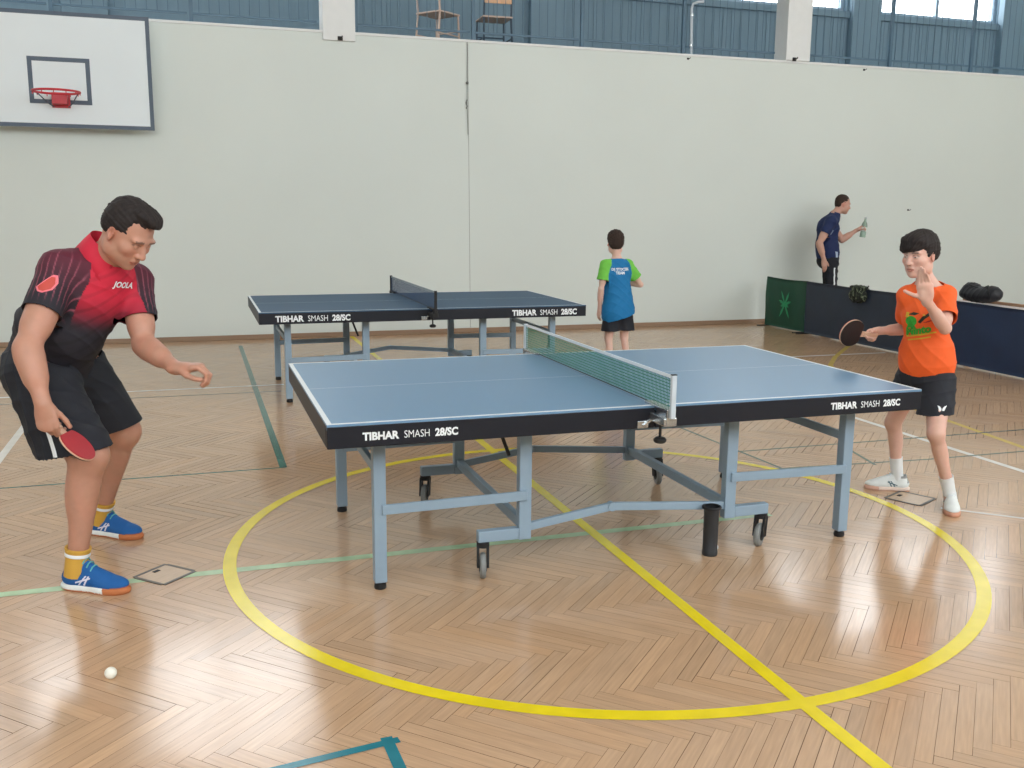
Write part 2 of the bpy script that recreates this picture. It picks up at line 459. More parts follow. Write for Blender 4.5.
def make_table(loc, label, topm, texts, ts, rotz=0.0):
    t = thing('table_tennis_table', label, 'table', loc, rotz, None)
    for sgn in (-1, 1):
        x0, x1 = sorted((sgn * .003, sgn * 1.37))
        MB().box((x0, -.7625, .738), (x1, .7625, .76), .0015).build('playing_surface', topm, t)
        # white edge lines
        mb = MB(); z = .7606
        def q(a, b, c, d): mb.quad((a, c, z), (b, c, z), (b, d, z), (a, d, z))
        q(x0, x1, -.7620, -.742); q(x0, x1, .742, .7620)
        xe = sgn * 1.3695; q(min(xe, xe - sgn * .02), max(xe, xe - sgn * .02), -.742, .742)
        q(x0, x1, -.0018, .0018)
        mb.build('line_marking', M_line, t)
        ap = MB()
        ap.box((x0, -.7635, .665), (x1, -.7335, .752), .003); ap.box((x0, .7335, .665), (x1, .7635, .752), .003)
        ap.box((min(sgn * 1.371, sgn * 1.341), -.7335, .665), (max(sgn * 1.371, sgn * 1.341), .7335, .752), .003)
        ap.box((min(sgn * .006, sgn * .036), -.7335, .665), (max(sgn * .006, sgn * .036), .7335, .735), .003)
        ap.box((min(sgn * .7, sgn * .73), -.7335, .69), (max(sgn * .7, sgn * .73), .7335, .735), .003)
        ap.build('apron', M_apron, t)
        for sy_ in (-1, 1):
            y = sy_ * .545
            leg = MB().box((sgn * 1.138 - .026, y - .026, .03), (sgn * 1.138 + .026, y + .026, .74), .004).build('leg', M_leg, t)
            MB().lathe((sgn * 1.138, y, 0), [(0, 0), (.024, 0), (.026, .008), (.024, .02), (.019, .024), (.019, .034), (0, .034)]).build('rubber_foot', M_rubber, leg, True)
            up = MB()
            up.box((sgn * .505 - .028, y - .022, .155), (sgn * .505 + .028, y + .022, .74), .004)
            up.build('upright', M_leg, t)
            xa, xb = sorted((sgn * .533, sgn * .715))
            MB().box((xa, y - .02, .158), (xb, y + .02, .208), .004).build('caster_arm', M_leg, t)
            MB().bar((sgn * .50, y - .026 * 1, .355), (sgn * 1.13, y - .026, .347), .016, .042, bev=.003).build('side_bar', M_leg, t)
            # caster: fork and wheel
            cx = sgn * .69; ang = {(-1, -1): -1.83, (1, -1): -2.45, (-1, 1): -2.0, (1, 1): -1.75}[(sgn, sy_)]
            ca, sa = math.cos(ang), math.sin(ang)
            fk = MB()
            fk.cyl((cx, y, .158), (cx, y, .135), .028)
            off = .018
            px, py = cx + ca * off, y + sa * off
            for s in (-1, 1):
                nx, ny = -sa * .021 * s, ca * .021 * s
                fk.bar((cx + nx, y + ny, .145), (px + nx, py + ny, .05), .046, .007, up=(-sa, ca, 0), bev=.002)
            cst = fk.build('caster', M_rubber, t, True)
            ax = Vector((-sa, ca, 0))
            MB().lathe((px, py, .056), [(0, -.014), (.036, -.014), (.051, -.012), (.056, -.006), (.056, .006), (.051, .012), (.036, .014), (0, .014)], axis=ax).build('wheel', M_wheel, cst, True)
            MB().lathe((px, py, .056), [(0, -.0165), (.026, -.0165), (.028, -.013), (.028, .013), (.026, .0165), (0, .0165)], axis=ax).build('hub', M_rubber, cst, True)
        # cross bars between near and far side
        MB().bar((sgn * .505, -.525, .215), (sgn * .505, .525, .215), .03, .045, bev=.003).build('cross_bar', M_leg, t)
        MB().bar((sgn * 1.138, -.52, .50), (sgn * 1.138, .52, .50), .022, .04, bev=.003).build('cross_bar', M_leg, t)
        # strut from underside to upright (gas spring)
        if sgn < 0: MB().cyl((sgn * .62, -.50, .68), (sgn * .56, -.50, .52), .008).build('gas_strut', M_rubber, t, True)
    # hinged lower rails joining the halves
    for y in (-.545, .545):
        MB().bar((-.49, y, .205), (-.09, y, .262), .022, .036, bev=.003).build('hinged_rail', M_leg, t)
        MB().bar((.49, y, .215), (-.09, y, .262), .022, .036, bev=.003).build('hinged_rail', M_leg, t)
        MB().cyl((-.09, y - .016, .262), (-.09, y + .016, .262), .02).build('hinge_pin', M_leg, t, True)
    # latch on the near apron
    lt = MB().box((-.085, -.775, .668), (-.035, -.7635, .70), .003).bar((-.06, -.778, .68), (-.025, -.78, .705), .012, .006, bev=.001)
    lt.build('latch', M_chrome, t)
    # printed lettering on the near apron, both halves
    for x in texts:
        for word, bold, xo, xs in (('TIBHAR', .0018, 0, .96), ('SMASH', 0.0, .160, .80), ('28/SC', .0018, .284, .90)):
            flat_text(t, 'lettering', [(word, .042 * ts, bold * ts, xo * ts)], (x, -.7645, .708 - .015 * ts), M_text, xs=xs)
    return t
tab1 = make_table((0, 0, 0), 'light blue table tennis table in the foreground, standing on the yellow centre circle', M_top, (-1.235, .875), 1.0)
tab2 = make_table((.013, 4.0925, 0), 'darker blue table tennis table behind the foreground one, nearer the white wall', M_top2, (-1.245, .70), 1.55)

def make_net(loc, label, meshm, tapem, postm, fine):
    t = thing('table_tennis_net', label, 'net', loc, 0)
    zt = .76 + .1525; zb = .768; L = .905
    mb = MB(); w = .0031 if not fine else .0032
    n = int(2 * L / .0125)
    for i in range(n + 1):
        y = -L + 2 * L * i / n
        mb.box((-.0006, y - w / 2, zb), (.0006, y + w / 2, zt - .012))
    m = int((zt - zb - .012) / .0125)
    for k in range(m + 1):
        z = zb + (zt - .012 - zb) * k / m
        mb.box((-.0007, -L, z - w / 2), (.0007, L, z + w / 2))
    mb.build('mesh', meshm, t)
    MB().box((-.0025, -L - .004, zt - .014), (.0025, L + .004, zt), .001).build('top_tape', tapem, t)
    MB().cyl((0, -L, zb), (0, L, zb), .0025, n=8).build('bottom_cord', M_rubber, t)
    for s in (-1, 1):
        y = s * .917
        p = MB().box((-.011, y - .008, .735), (.011, y + .008, zt + .002), .003).build('post', postm, t)
        MB().box((-.012, y - .009, zt + .002), (.012, y + .009, zt + .006), .002).build('cap', M_rubber, p)
        arm = MB()
        ya, yb = sorted((s * .70, s * .91))
        arm.box((-.02, ya, .7615), (.02, yb, .772), .002)
        yc, yd = sorted((s * .77, s * .905))
        arm.box((-.03, yc, .70), (.028, yd, .735), .004)
        arm.box((-.02, min(s * .895, s * .908), .70), (.02, max(s * .895, s * .908), .772), .002)
        arm.build('clamp', M_chrome if not fine else M_rubber, t)
        kb = MB().cyl((0, s * .815, .702), (0, s * .815, .63), .006, n=10)
        kb.lathe((0, s * .815, .612), [(0, 0), (.02, 0), (.027, .006), (.027, .016), (.018, .024), (0, .026)])
        kb.build('clamp_knob', M_rubber, t, True)
    return t
M_netg = mat('green_net_mesh', (24, 112, 86), .6, var=.05); M_netb = mat('blue_net_mesh', (40, 66, 98), .6, var=.05)
M_post = mat('light_grey_post', (192, 202, 210), .4, var=.03)
M_tape2 = mat('grey_blue_tape', (140, 152, 160), .6, var=.03)
make_net((0, 0, 0), 'green table tennis net with white tape and light posts, on the foreground table', M_netg, M_line, M_post, False)
make_net((.013, 4.0925, 0), 'dark blue table tennis net with black posts, on the table nearer the wall', M_netb, M_tape2, M_rubber, True)

# slim black container standing beside the right upright
M_blk = mat('black_plastic', (40, 42, 46), .45, var=.08)
t = thing('cylindrical_container', 'slim black cylindrical container standing on the floor under the right half of the foreground table', 'container', (.392, -.594, 0))
cb = MB().lathe((0, 0, 0), [(0, 0), (.034, 0), (.036, .006), (.036, .02), (.034, .024), (.0345, .2), (.036, .205), (.036, .226), (.033, .228), (.033, .19), (0, .19)])
cb.build('body', M_blk, t, True)
MB().lathe((0, 0, .222), [(.034, 0), (.044, .002), (.045, .008), (.043, .012), (.033, .012), (.033, .002)]).build('rim', M_rubber, t, True)
for k in range(10):
    pass
MB().box((.028, -.012, .026), (.037, .006, .042), .001).build('tag', M_text, t)

# ball
M_ball = mat('white_celluloid', (240, 238, 226), .35, var=.01)
bm = bmesh.new(); bmesh.ops.create_uvsphere(bm, u_segments=32, v_segments=20, radius=.02)
me = bpy.data.meshes.new('table_tennis_ball'); bm.to_mesh(me); bm.free(); me.materials.append(M_ball)
for p in me.polygons: p.use_smooth = True
ball = link(bpy.data.objects.new('table_tennis_ball', me)); ball.location = (-2.148, -1.06, .02)
tag(ball, 'white table tennis ball on the parquet at the bottom left', 'ball')

# ------------------------------------------------------------------ basketball backboard
M_board = mat('white_board_paint', (222, 230, 233), .4, var=.02, scale=2)
M_bl = mat('dark_blue_grey_board_line', (78, 92, 108), .5, var=.05)
M_rim = mat('red_hoop_paint', (196, 50, 62), .4, var=.06)
BX, BY, BZ = -3.08, WY - .25, 2.385
t = thing('basketball_backboard', 'white basketball backboard with grey border and red hoop, mounted on the far wall', 'basketball hoop', (BX, WY - .014, BZ))
hw, hh = .925, 1.19
pb = MB().box((-hw, -.25, 0), (hw, -.225, hh), .003).build('board', M_board, t)
mb = MB(); y = -.2505
def fr(x0, x1, z0, z1, w):
    mb.box((x0, y - .001, z0), (x1, y, z0 + w)); mb.box((x0, y - .001, z1 - w), (x1, y, z1))
    mb.box((x0, y - .001, z0 + w), (x0 + w, y, z1 - w)); mb.box((x1 - w, y - .001, z0 + w), (x1, y, z1 - w))
fr(-hw, hw, 0, hh, .042); mb.build('border_line', M_bl, pb)
mb = MB(); fr(-.305, .305, .245, .725, .045); mb.build('target_square', M_bl, pb)
rz = .335
ring = [(.225 * math.cos(a), -.25 - .15 - .225 + .225 * math.sin(a), rz) for a in [2 * math.pi * i / 40 for i in range(40)]]
rm = MB().tube(ring, .012, 8, True).build('hoop', M_rim, t, True)
br = MB().box((-.075, -.405, rz - .1), (.075, -.25, rz + .005), .004)
br.box((-.09, -.262, rz - .13), (.09, -.25, rz + .03), .003)
br.build('hoop_bracket', M_rim, t)
for s in (-1, 1):
    MB().tube([(s * .07, -.262, rz - .12), (s * .12, -.36, rz - .09), (s * .19, -.52, rz - .012)], .006, 8).build('brace', M_bl, t, True)
nm = MB()
for i in range(12):
    a = 2 * math.pi * i / 12
    nm.tube([(.225 * math.cos(a) , -.625 + .225 * math.sin(a), rz - .008), (.225 * math.cos(a), -.625 + .225 * math.sin(a), rz - .03)], .005, 6)
nm.build('net_hook', M_rim, rm)
bk = MB()
for s in (-1, 1):
    bk.box((s * .5 - .03, -.225, .15), (s * .5 + .03, -.0, .21)); bk.box((s * .5 - .03, -.225, .95), (s * .5 + .03, -.0, 1.01))
bk.build('wall_bracket', M_bl, t)

# cord hanging down the wall and small wall fittings
M_cord = mat('grey_cord', (120, 122, 118), .8)
t = thing('hanging_cord', 'thin knotted grey cord hanging on the far wall below the gallery', 'cord', (1.49, WY - .01, WT))
MB().tube([(0, 0, 0), (.001, 0, -.3), (.0, 0, -.7), (.012, 0, -1.1)], .0035, 6).build('cord', M_cord, t, True)
kn = MB(); kn.lathe((0, -.004, -.50), [(0, 0), (.016, .008), (.02, .02), (.014, .032), (0, .04)], 10)
kn.tube([(0, -.005, -.68), (-.014, -.006, -.72), (.0, -.006, -.76), (-.012, -.006, -.79)], .009, 6)
kn.build('knot', M_cord, t, True)
hooks = [(-.06, WY - .03, 3.52, 'black bracket bolted to the foot of the left white pillar'), (6.13, WY - .03, 3.62, 'black bracket bolted to the foot of the right white pillar'),
         (8.25, WY, 1.607, 'small dark bolt in the bare white wall right of the man with the bottle'), (4.52, WY, 3.545, 'dark hook under the gallery edge between the pillars'),
         (7.3, WY, 3.545, 'dark hook under the gallery edge right of the right pillar')]
for x, yy, z, lb in hooks:
    t = thing('wall_hook', lb, 'hook', (x, yy, z))
    big = .06 if 'bracket' in lb else .03
    MB().box((-big * .5, -.008, -big * .4), (big * .5, 0, big * .4), .002).build('plate', M_rubber, t)
    MB().tube([(0, -.006, .0), (0, -.035, -.004), (big * .25, -.05, big * .1), (big * .3, -.05, big * .4)], big * .13, 8).build('hook', M_rubber, t, True)

# ------------------------------------------------------------------ chairs on the gallery
def balcony_chair(loc, rz_, wood, metal, back, label):
    t = thing('wooden_chair', label, 'chair', loc, rz_)
    w = .2
    MB().box((-w, -w, .43), (w, w, .452), .008).build('seat', wood, t)
    for sx in (-1, 1):
        MB().tube([(sx * .19, -.2, 0), (sx * .18, -.18, .43)], .013, 8).build('leg', metal, t, True)
        MB().tube([(sx * .19, .23, 0), (sx * .18, .18, .43), (sx * .18, .215, .86)], .013, 8).build('leg', metal, t, True)
        MB().tube([(sx * .185, -.185, .18), (sx * .186, .205, .18)], .009, 6).build('stretcher', metal, t, True)
    MB().tube([(-.185, -.185, .24), (.185, -.185, .24)], .009, 6).build('stretcher', metal, t, True)
    MB().box((-.18, .19, .6), (.18, .212, .86), .008).build('backrest', back, t)
    return t
M_pale = mat('pale_birch', (206, 180, 164), .5, var=.08, scale=8, stretch=(1, 8, 8)); M_dkm = mat('dark_teal_metal', (38, 62, 80), .4)
M_orw = mat('orange_plywood', (222, 178, 140), .5, var=.12, scale=8, stretch=(8, 1, 1))
M_tealp = mat('teal_plastic', (44, 104, 118), .5)
balcony_chair((1.29, 8.2, WT - .02), 2.2, M_pale, M_pale, M_tealp, 'pale wooden chair on the gallery, left of the dark-legged one')
balcony_chair((2.05, 8.25, WT - .02), 3.1, M_pale, M_dkm, M_orw, 'dark-legged chair with light orange back, on the gallery')

t = thing('downpipe', 'pale grey pipe standing on the gallery edge between the two white pillars', 'pipe', (4.63, WY + .12, WT + .03))
MB().tube([(0, 0, 0), (-.02, 0, .60), (.0, 0, .66), (.08, 0, .69), (.16, .02, .70)], .017, 10).build('pipe', M_post, t, True)
for zz in (.12, .5): MB().cyl((-.01, 0, zz), (-.01, 0, zz + .03), .022).build('pipe_clip', M_chrome, t, True)
# ------------------------------------------------------------------ playing area barriers
M_bar_g = mat('dark_green_barrier_cloth', (22, 72, 54), .7, var=.1, scale=5, bump=.2, bscale=60)
M_bar_d = mat('charcoal_barrier_cloth', (44, 54, 70), .7, var=.1, scale=5, bump=.2, bscale=60)
M_bar_n = mat('navy_barrier_cloth', (24, 44, 76), .7, var=.1, scale=5, bump=.2, bscale=60)
M_logo = mat('green_barrier_print', (44, 150, 100), .7, var=.1)
def barrier(y0, y1, x, m, label, h=.675, seed=0):
    t = thing('court_barrier', label, 'barrier', (x, y1, 0), 0, 'cloth barriers around the playing area')
    L = y1 - y0
    nx, nz = 60, 16
    rs = np.random.default_rng(seed); ph = rs.random(6) * 6
    def cloth(sx, bulge):
        V = []
        for j in range(nz + 1):
            for i in range(nx + 1):
                u, v = i / nx, j / nz
                d = .006 * math.sin(9 * u + ph[0]) + .004 * math.sin(23 * u + 5 * v + ph[1]) + .005 * math.sin(6 * v + 11 * u + ph[2])
                sag = -.012 * math.sin(math.pi * u) * v
                V.append((sx * (.012 + bulge * math.sin(math.pi * v)) + d * math.sin(math.pi * v) , -L * u, .012 + (h - .012) * v + sag))
        F = [[j * (nx + 1) + i, j * (nx + 1) + i + 1, (j + 1) * (nx + 1) + i + 1, (j + 1) * (nx + 1) + i] for j in range(nz) for i in range(nx)]
        return V, F
    V1, F1 = cloth(-1, .01); V2, F2 = cloth(1, .01)
    n = len(V1)
    F = [f[::-1] for f in F1] + [[a + n for a in f] for f in F2]
    for i in range(nx):   # top fold and bottom hem
        a = nz * (nx + 1) + i
        F.append([a, a + 1, a + 1 + n, a + n]); F.append([i, i + n, i + 1 + n, i + 1])
    for j in range(nz):
        for i in (0, nx):
            a = j * (nx + 1) + i; F.append([a, a + nx + 1, a + nx + 1 + n, a + n])
    o = mesh_np('cloth_cover', V1 + V2, F, m, t)
    fr_ = MB()
    fr_.tube([(0, -.03, .006), (0, -.03, h - .03), (0, -L + .03, h - .03), (0, -L + .03, .006)], .008, 8)
    fr_.build('frame', M_rubber, t, True)
    for yy in (-.04, -L + .04): MB().box((-.16, yy - .012, 0), (.16, yy + .012, .012), .002).build('foot', M_rubber, t)
    return t
b1 = barrier(6.37, 7.29, 5.76, M_bar_g, 'dark green cloth barrier with a pale green emblem, standing against the wall', .68, 1)
b2 = barrier(3.98, 6.34, 5.74, M_bar_d, 'charcoal cloth barrier next to the green one, with a camouflage bag hung over it', .68, 2)
b3 = barrier(1.60, 3.96, 5.73, M_bar_n, 'navy blue cloth barrier behind the boy in orange, at the right edge', .67, 3)
# emblem: a splayed star-like figure
eb = MB()
for k, (a, l) in enumerate([(62, .2), (118, .2), (18, .15), (162, .15), (-58, .22), (238, .22), (-20, .1), (200, .1)]):
    a = math.radians(a); dx, dz = math.cos(a), math.sin(a)
    p0 = Vector((-.044, -.5, .34)); tip = p0 + Vector((0, dx * l, dz * l)); nrm = Vector((0, -dz, dx)) * .02
    eb.quad(p0 - nrm * .5, p0 + nrm * .5, p0 + (tip - p0) * .6 + nrm, tip); 
    eb.quad(p0 - nrm * .5, tip, p0 + (tip - p0) * .6 - nrm, p0 - nrm * .4)
eb.lathe((-.046, -.5, .34), [(0, 0), (.034, 0), (.034, .002), (0, .003)], 10, axis=(-1, 0, 0))
eb.build('emblem', M_logo, b1)
# ------------------------------------------------------------------ figures: implicit bodies turned into one surface
def npv(*a): return np.array(a, float)
def unit(v): v = np.asarray(v, float); return v / np.linalg.norm(v)
def frame(F, U=(0, 0, 1)):
    F = unit(F); L = unit(np.cross(U, F)); U2 = np.cross(F, L)
    return np.stack([F, L, U2], 1)          # columns: forward, left, up
def rotv(v, axis, deg):
    a = math.radians(deg); k = unit(axis); v = np.asarray(v, float)
    return v * math.cos(a) + np.cross(k, v) * math.sin(a) + k * np.dot(k, v) * (1 - math.cos(a))

class Field:
    """list of rounded solids, blended smoothly; polygonised with surface nets"""
    def __init__(s): s.p = []
    def cone(s, a, ra, b, rb, k=.02, flat=None, sub=False):
        """rounded cone from a to b; flat=(direction, factor) squashes the section"""
        s.p.append(('c', np.asarray(a, float), ra, np.asarray(b, float), rb, k, flat, sub)); return s
    def ell(s, c, r, M=None, k=.02, sub=False):
        s.p.append(('e', np.asarray(c, float), np.asarray(r, float), np.eye(3) if M is None else M, k, sub)); return s
    def copy(s): f = Field(); f.p = list(s.p); return f
    @staticmethod
    def dist(p, X):
        if p[0] == 'c':
            _, a, ra, b, rb, k, flat, sub = p
            if flat is not None:
                n = unit(flat[0]); f = flat[1]
                m = (a + b) / 2
                X = X + ((X - m) @ n)[..., None] * n * (1 / f - 1)
                a = a + np.dot(a - m, n) * n * (1 / f - 1); b = b + np.dot(b - m, n) * n * (1 / f - 1)
            ba = b - a; L2 = ba @ ba
            t = np.clip(((X - a) @ ba) / max(L2, 1e-12), 0, 1)
            d = np.linalg.norm(X - a - t[..., None] * ba, axis=-1) - (ra + (rb - ra) * t)
            return d
        _, c, r, M, k, sub = p
        q = (X - c) @ M
        k0 = np.linalg.norm(q / r, axis=-1); k1 = np.linalg.norm(q / (r * r), axis=-1)
        return k0 * (k0 - 1) / np.maximum(k1, 1e-9)
    def bounds(s, p):
        if p[0] == 'c':
            _, a, ra, b, rb = p[:5]; r = max(ra, rb)
            f = p[6][1] if p[6] else 1; r = r * max(1, f)
            return np.minimum(a - r, b - r), np.maximum(a + r, b + r)
        _, c, r, M = p[:4]
        e = np.sqrt(((M * r) ** 2).sum(1)); return c - e, c + e
    def mesh(s, h, margin=.045, smooth=2, disp=None):
        bb = [s.bounds(p) for p in s.p if not p[-1]]
        lo = np.min([b[0] for b in bb], 0) - margin - 2 * h; hi = np.max([b[1] for b in bb], 0) + margin + 2 * h
        n = np.ceil((hi - lo) / h).astype(int) + 1
        f = np.full(n, 1.0, np.float32)
        ax = [lo[i] + h * np.arange(n[i]) for i in range(3)]
        for p in s.p:
            b0, b1 = s.bounds(p)
            i0 = np.clip(np.floor((b0 - margin - lo) / h).astype(int), 0, n - 1); i1 = np.clip(np.ceil((b1 + margin - lo) / h).astype(int) + 1, 1, n)
            sl = tuple(slice(a, b) for a, b in zip(i0, i1))
            X = np.stack(np.meshgrid(*[ax[i][sl[i]] for i in range(3)], indexing='ij'), -1)
            d = s.dist(p, X).astype(np.float32); k = p[-3] if p[0] == 'c' else p[-2]; g = f[sl]
            if p[-1]:
                d = -d; hh = np.maximum(k - np.abs(g - d), 0) / k; f[sl] = np.maximum(g, d) + hh * hh * k * .25
            else:
                hh = np.maximum(k - np.abs(g - d), 0) / k; f[sl] = np.minimum(g, d) - hh * hh * k * .25
        if disp is not None: f = disp(f, ax)
        return nets(f, lo, h, smooth)

def nets(f, lo, h, smooth=2):
    nx, ny, nz = f.shape
    ins = f < 0
    cnt = np.zeros((nx - 1, ny - 1, nz - 1), np.int8)
    offs = [(i, j, k) for i in (0, 1) for j in (0, 1) for k in (0, 1)]
    for i, j, k in offs: cnt += ins[i:nx - 1 + i, j:ny - 1 + j, k:nz - 1 + k]
    act = (cnt > 0) & (cnt < 8)
    I = np.argwhere(act); idx = np.full(act.shape, -1, np.int64); idx[act] = np.arange(len(I))
    cv = np.stack([f[I[:, 0] + i, I[:, 1] + j, I[:, 2] + k] for i, j, k in offs], 1)
    acc = np.zeros((len(I), 3)); num = np.zeros(len(I))
    O = np.array(offs)
    for a in range(8):
        for b in range(a + 1, 8):
            if np.abs(O[a] - O[b]).sum() != 1: continue
            m = (cv[:, a] < 0) != (cv[:, b] < 0)
            t = cv[m, a] / (cv[m, a] - cv[m, b])
            acc[m] += O[a] + t[:, None] * (O[b] - O[a]); num[m] += 1
    V = lo + h * (I + acc / num[:, None])
    Fs = []
    for ax_ in range(3):
        u, v = [(1, 2), (2, 0), (0, 1)][ax_]
        sl0 = [slice(None)] * 3; sl1 = [slice(None)] * 3
        sl0[ax_] = slice(0, -1); sl1[ax_] = slice(1, None)
        ch = ins[tuple(sl0)] != ins[tuple(sl1)]
        E = np.argwhere(ch)
        E = E[(E[:, u] > 0) & (E[:, v] > 0) & (E[:, u] < f.shape[u] - 1) & (E[:, v] < f.shape[v] - 1)]
        du = np.zeros(3, int); du[u] = 1; dv = np.zeros(3, int); dv[v] = 1
        q = np.stack([idx[tuple((E - du - dv).T)], idx[tuple((E - dv).T)], idx[tuple(E.T)], idx[tuple((E - du).T)]], 1)
        fl = ~ins[tuple(E.T)]
        q[fl] = q[fl][:, ::-1]
        Fs.append(q)
    F = np.concatenate(Fs); F = F[(F >= 0).all(1)]
    return laplace(V, F, smooth), F

def laplace(V, F, it=2, lam=.5):
    e = np.concatenate([F[:, [i, (i + 1) % F.shape[1]]] for i in range(F.shape[1])])
    for _ in range(it):
        for l in (lam, -lam * .9):
            S = np.zeros_like(V); N = np.zeros(len(V))
            for c in range(3):
                S[:, c] = np.bincount(e[:, 0], V[e[:, 1], c], len(V)) + np.bincount(e[:, 1], V[e[:, 0], c], len(V))
            N = np.bincount(e[:, 0], minlength=len(V)) + np.bincount(e[:, 1], minlength=len(V))
            V = V + l * (S / np.maximum(N, 1)[:, None] - V)
    return V

def normals(V, F):
    n = np.cross(V[F[:, 2]] - V[F[:, 0]], V[F[:, 3]] - V[F[:, 1]])
    N = np.zeros_like(V)
    for i in range(4):
        for c in range(3): N[:, c] += np.bincount(F[:, i], n[:, c], len(V))
    return N / np.maximum(np.linalg.norm(N, axis=1), 1e-9)[:, None]

def trim(V, F, cuts):
    """cuts: (point, normal, centre, radius): keeps the side the normal points to, near centre"""
    V = V.copy()
    for p, n, c, r in cuts:
        n = unit(n); d = (V - np.asarray(p)) @ n
        w = V - np.asarray(c); t = np.clip(w @ n, -.35, .0)     # tube running outwards from the cut
        near = np.linalg.norm(w - t[:, None] * n, axis=1) < r
        bad = near & (d < 0)
        kill = bad[F].all(1)
        F = F[~kill]
        used = np.zeros(len(V), bool); used[F.ravel()] = True
        mv = bad & used
        V[mv] -= d[mv][:, None] * n
    used = np.zeros(len(V), bool); used[F.ravel()] = True
    re = np.cumsum(used) - 1
    return V[used], re[F]

def folds(V, N, amp, dirs, seed=0):
    """soft cloth folds: sums of waves along given directions with wandering phase"""
    rs = np.random.default_rng(seed); o = np.zeros(len(V))
    for d, wl in dirs:
        d = unit(d); ph = rs.random() * 6.28; q = unit(rs.normal(size=3)); q2 = unit(rs.normal(size=3))
        wob = 1.1 * np.sin(V @ q * 9 + rs.random() * 6) + .7 * np.sin(V @ q2 * 17 + rs.random() * 6)
        w = np.sin(V @ d * 2 * np.pi / wl + ph + wob)
        env = .5 + .5 * np.sin(V @ q2 * 7 + rs.random() * 6)
        o += (1 - np.abs(w)) ** 2 * env
    return V + N * (o / max(1, len(dirs)) * 2 - .4)[:, None] * amp

# ---- anatomy ------------------------------------------------------------
def add_head(f, c, M, s=1.0):
    c = np.asarray(c, float)
    def P(x, y, z): return c + M @ (np.array([x, y, z]) * s)
    def E(p, r, k=.02, sub=False, R=None): f.ell(P(*p), np.array(r) * s, M if R is None else M @ R, k * s, sub)
    E((-.012, 0, .036), (.097, .077, .086), .01)
    E((-.03, 0, .0), (.075, .07, .07), .02)
    E((.030, 0, -.030), (.062, .063, .085), .03)
    E((.036, 0, -.078), (.047, .05, .042), .03)
    E((.068, 0, -.104), (.021, .024, .018), .02)
    for y in (-1, 1):
        E((.056, y * .043, -.028), (.028, .022, .022), .02)
        E((.0, y * .055, -.07), (.03, .014, .03), .025)
        E((.080, y * .028, .020), (.016, .030, .011), .015)
    for y in (-1, 1): E((.099, y * .031, -.001), (.017, .018, .012), .012, True)
    for y in (-1, 1): E((.077, y * .031, -.002), (.0135, .0145, .0125), .003)
    f.cone(P(.088, 0, .004), .0085 * s, P(.108, 0, -.034), .0115 * s, .012 * s)
    E((.105, 0, -.038), (.013, .012, .010), .008)
    for y in (-1, 1): E((.094, y * .0135, -.041), (.011, .008, .008), .006)
    E((.089, 0, -.058), (.010, .016, .014), .012)
    E((.090, 0, -.069), (.009, .023, .0055), .006)
    E((.087, 0, -.079), (.010, .019, .007), .006)
    E((.1, 0, -.0738), (.012, .021, .0016), .003, True)
    a = math.radians(-12); Ry = np.array([[math.cos(a), 0, math.sin(a)], [0, 1, 0], [-math.sin(a), 0, math.cos(a)]])
    for y in (-1, 1):
        b = math.radians(22 * y); Rz = np.array([[math.cos(b), -math.sin(b), 0], [math.sin(b), math.cos(b), 0], [0, 0, 1]])
        E((-.008, y * .077, -.012), (.019, .007, .031), .006, R=Rz @ Ry)
        E((-.003, y * .082, -.006), (.010, .006, .016), .004, True, R=Rz @ Ry)

def color_head(V, C, c, M, s, skin, iris=(.03, .03, .035), lids=0.0):
    q = ((V - np.asarray(c)) @ M) / s
    x, y, z = q[:, 0], q[:, 1], q[:, 2]
    front = x > .05
    # brows
    for sgn in (-1, 1):
        yy = y * sgn
        b = front & (yy > .012) & (yy < .052) & (np.abs(z - (.020 + .1 * (yy - .012) * (yy < .035) + (.0023 - .12 * (yy - .035)) * (yy >= .035))) < .0048)
        C[b] = C[b] * .35 + np.array([.02, .015, .012]) * .65
        e = front & (((yy - .031) / .0145) ** 2 + ((z + .001) / (.0062)) ** 2 < 1) & (x > .078)
        top = z > (.0062 - .0124 * lids)
        C[e & ~top] = (.62, .6, .58)
        ir = e & ~top & ((yy - .031) ** 2 + (z + .001) ** 2 < .0062 ** 2)
        C[ir] = iris
        lid = front & (np.abs(((yy - .031) / .0155) ** 2 + ((z + .001) / .0075) ** 2 - 1) < .28) & (z > -.001)
        C[lid] = C[lid] * .45
    lip = front & (x > .078) & (((y) / .024) ** 2 + ((z + .074) / .0105) ** 2 < 1)
    C[lip] = C[lip] * np.array([.86, .6, .6])
    slit = front & (x > .078) & (np.abs(y) < .022) & (np.abs(z + .0738) < .0018)
    C[slit] = C[slit] * .45
    nos = (x > .09) & (np.abs(np.abs(y) - .008) < .004) & (z < -.045) & (z > -.052)
    C[nos] = C[nos] * .4
    ck = front & (np.hypot(np.abs(y) - .042, z + .035) < .022)
    C[ck] = C[ck] * np.array([1.03, .93, .92])
    ear = (np.abs(y) > .069) & (z > -.05) & (z < .03) & (x > -.035) & (x < .014)
    C[ear] = C[ear] * np.array([1.03, .86, .84])
    return C

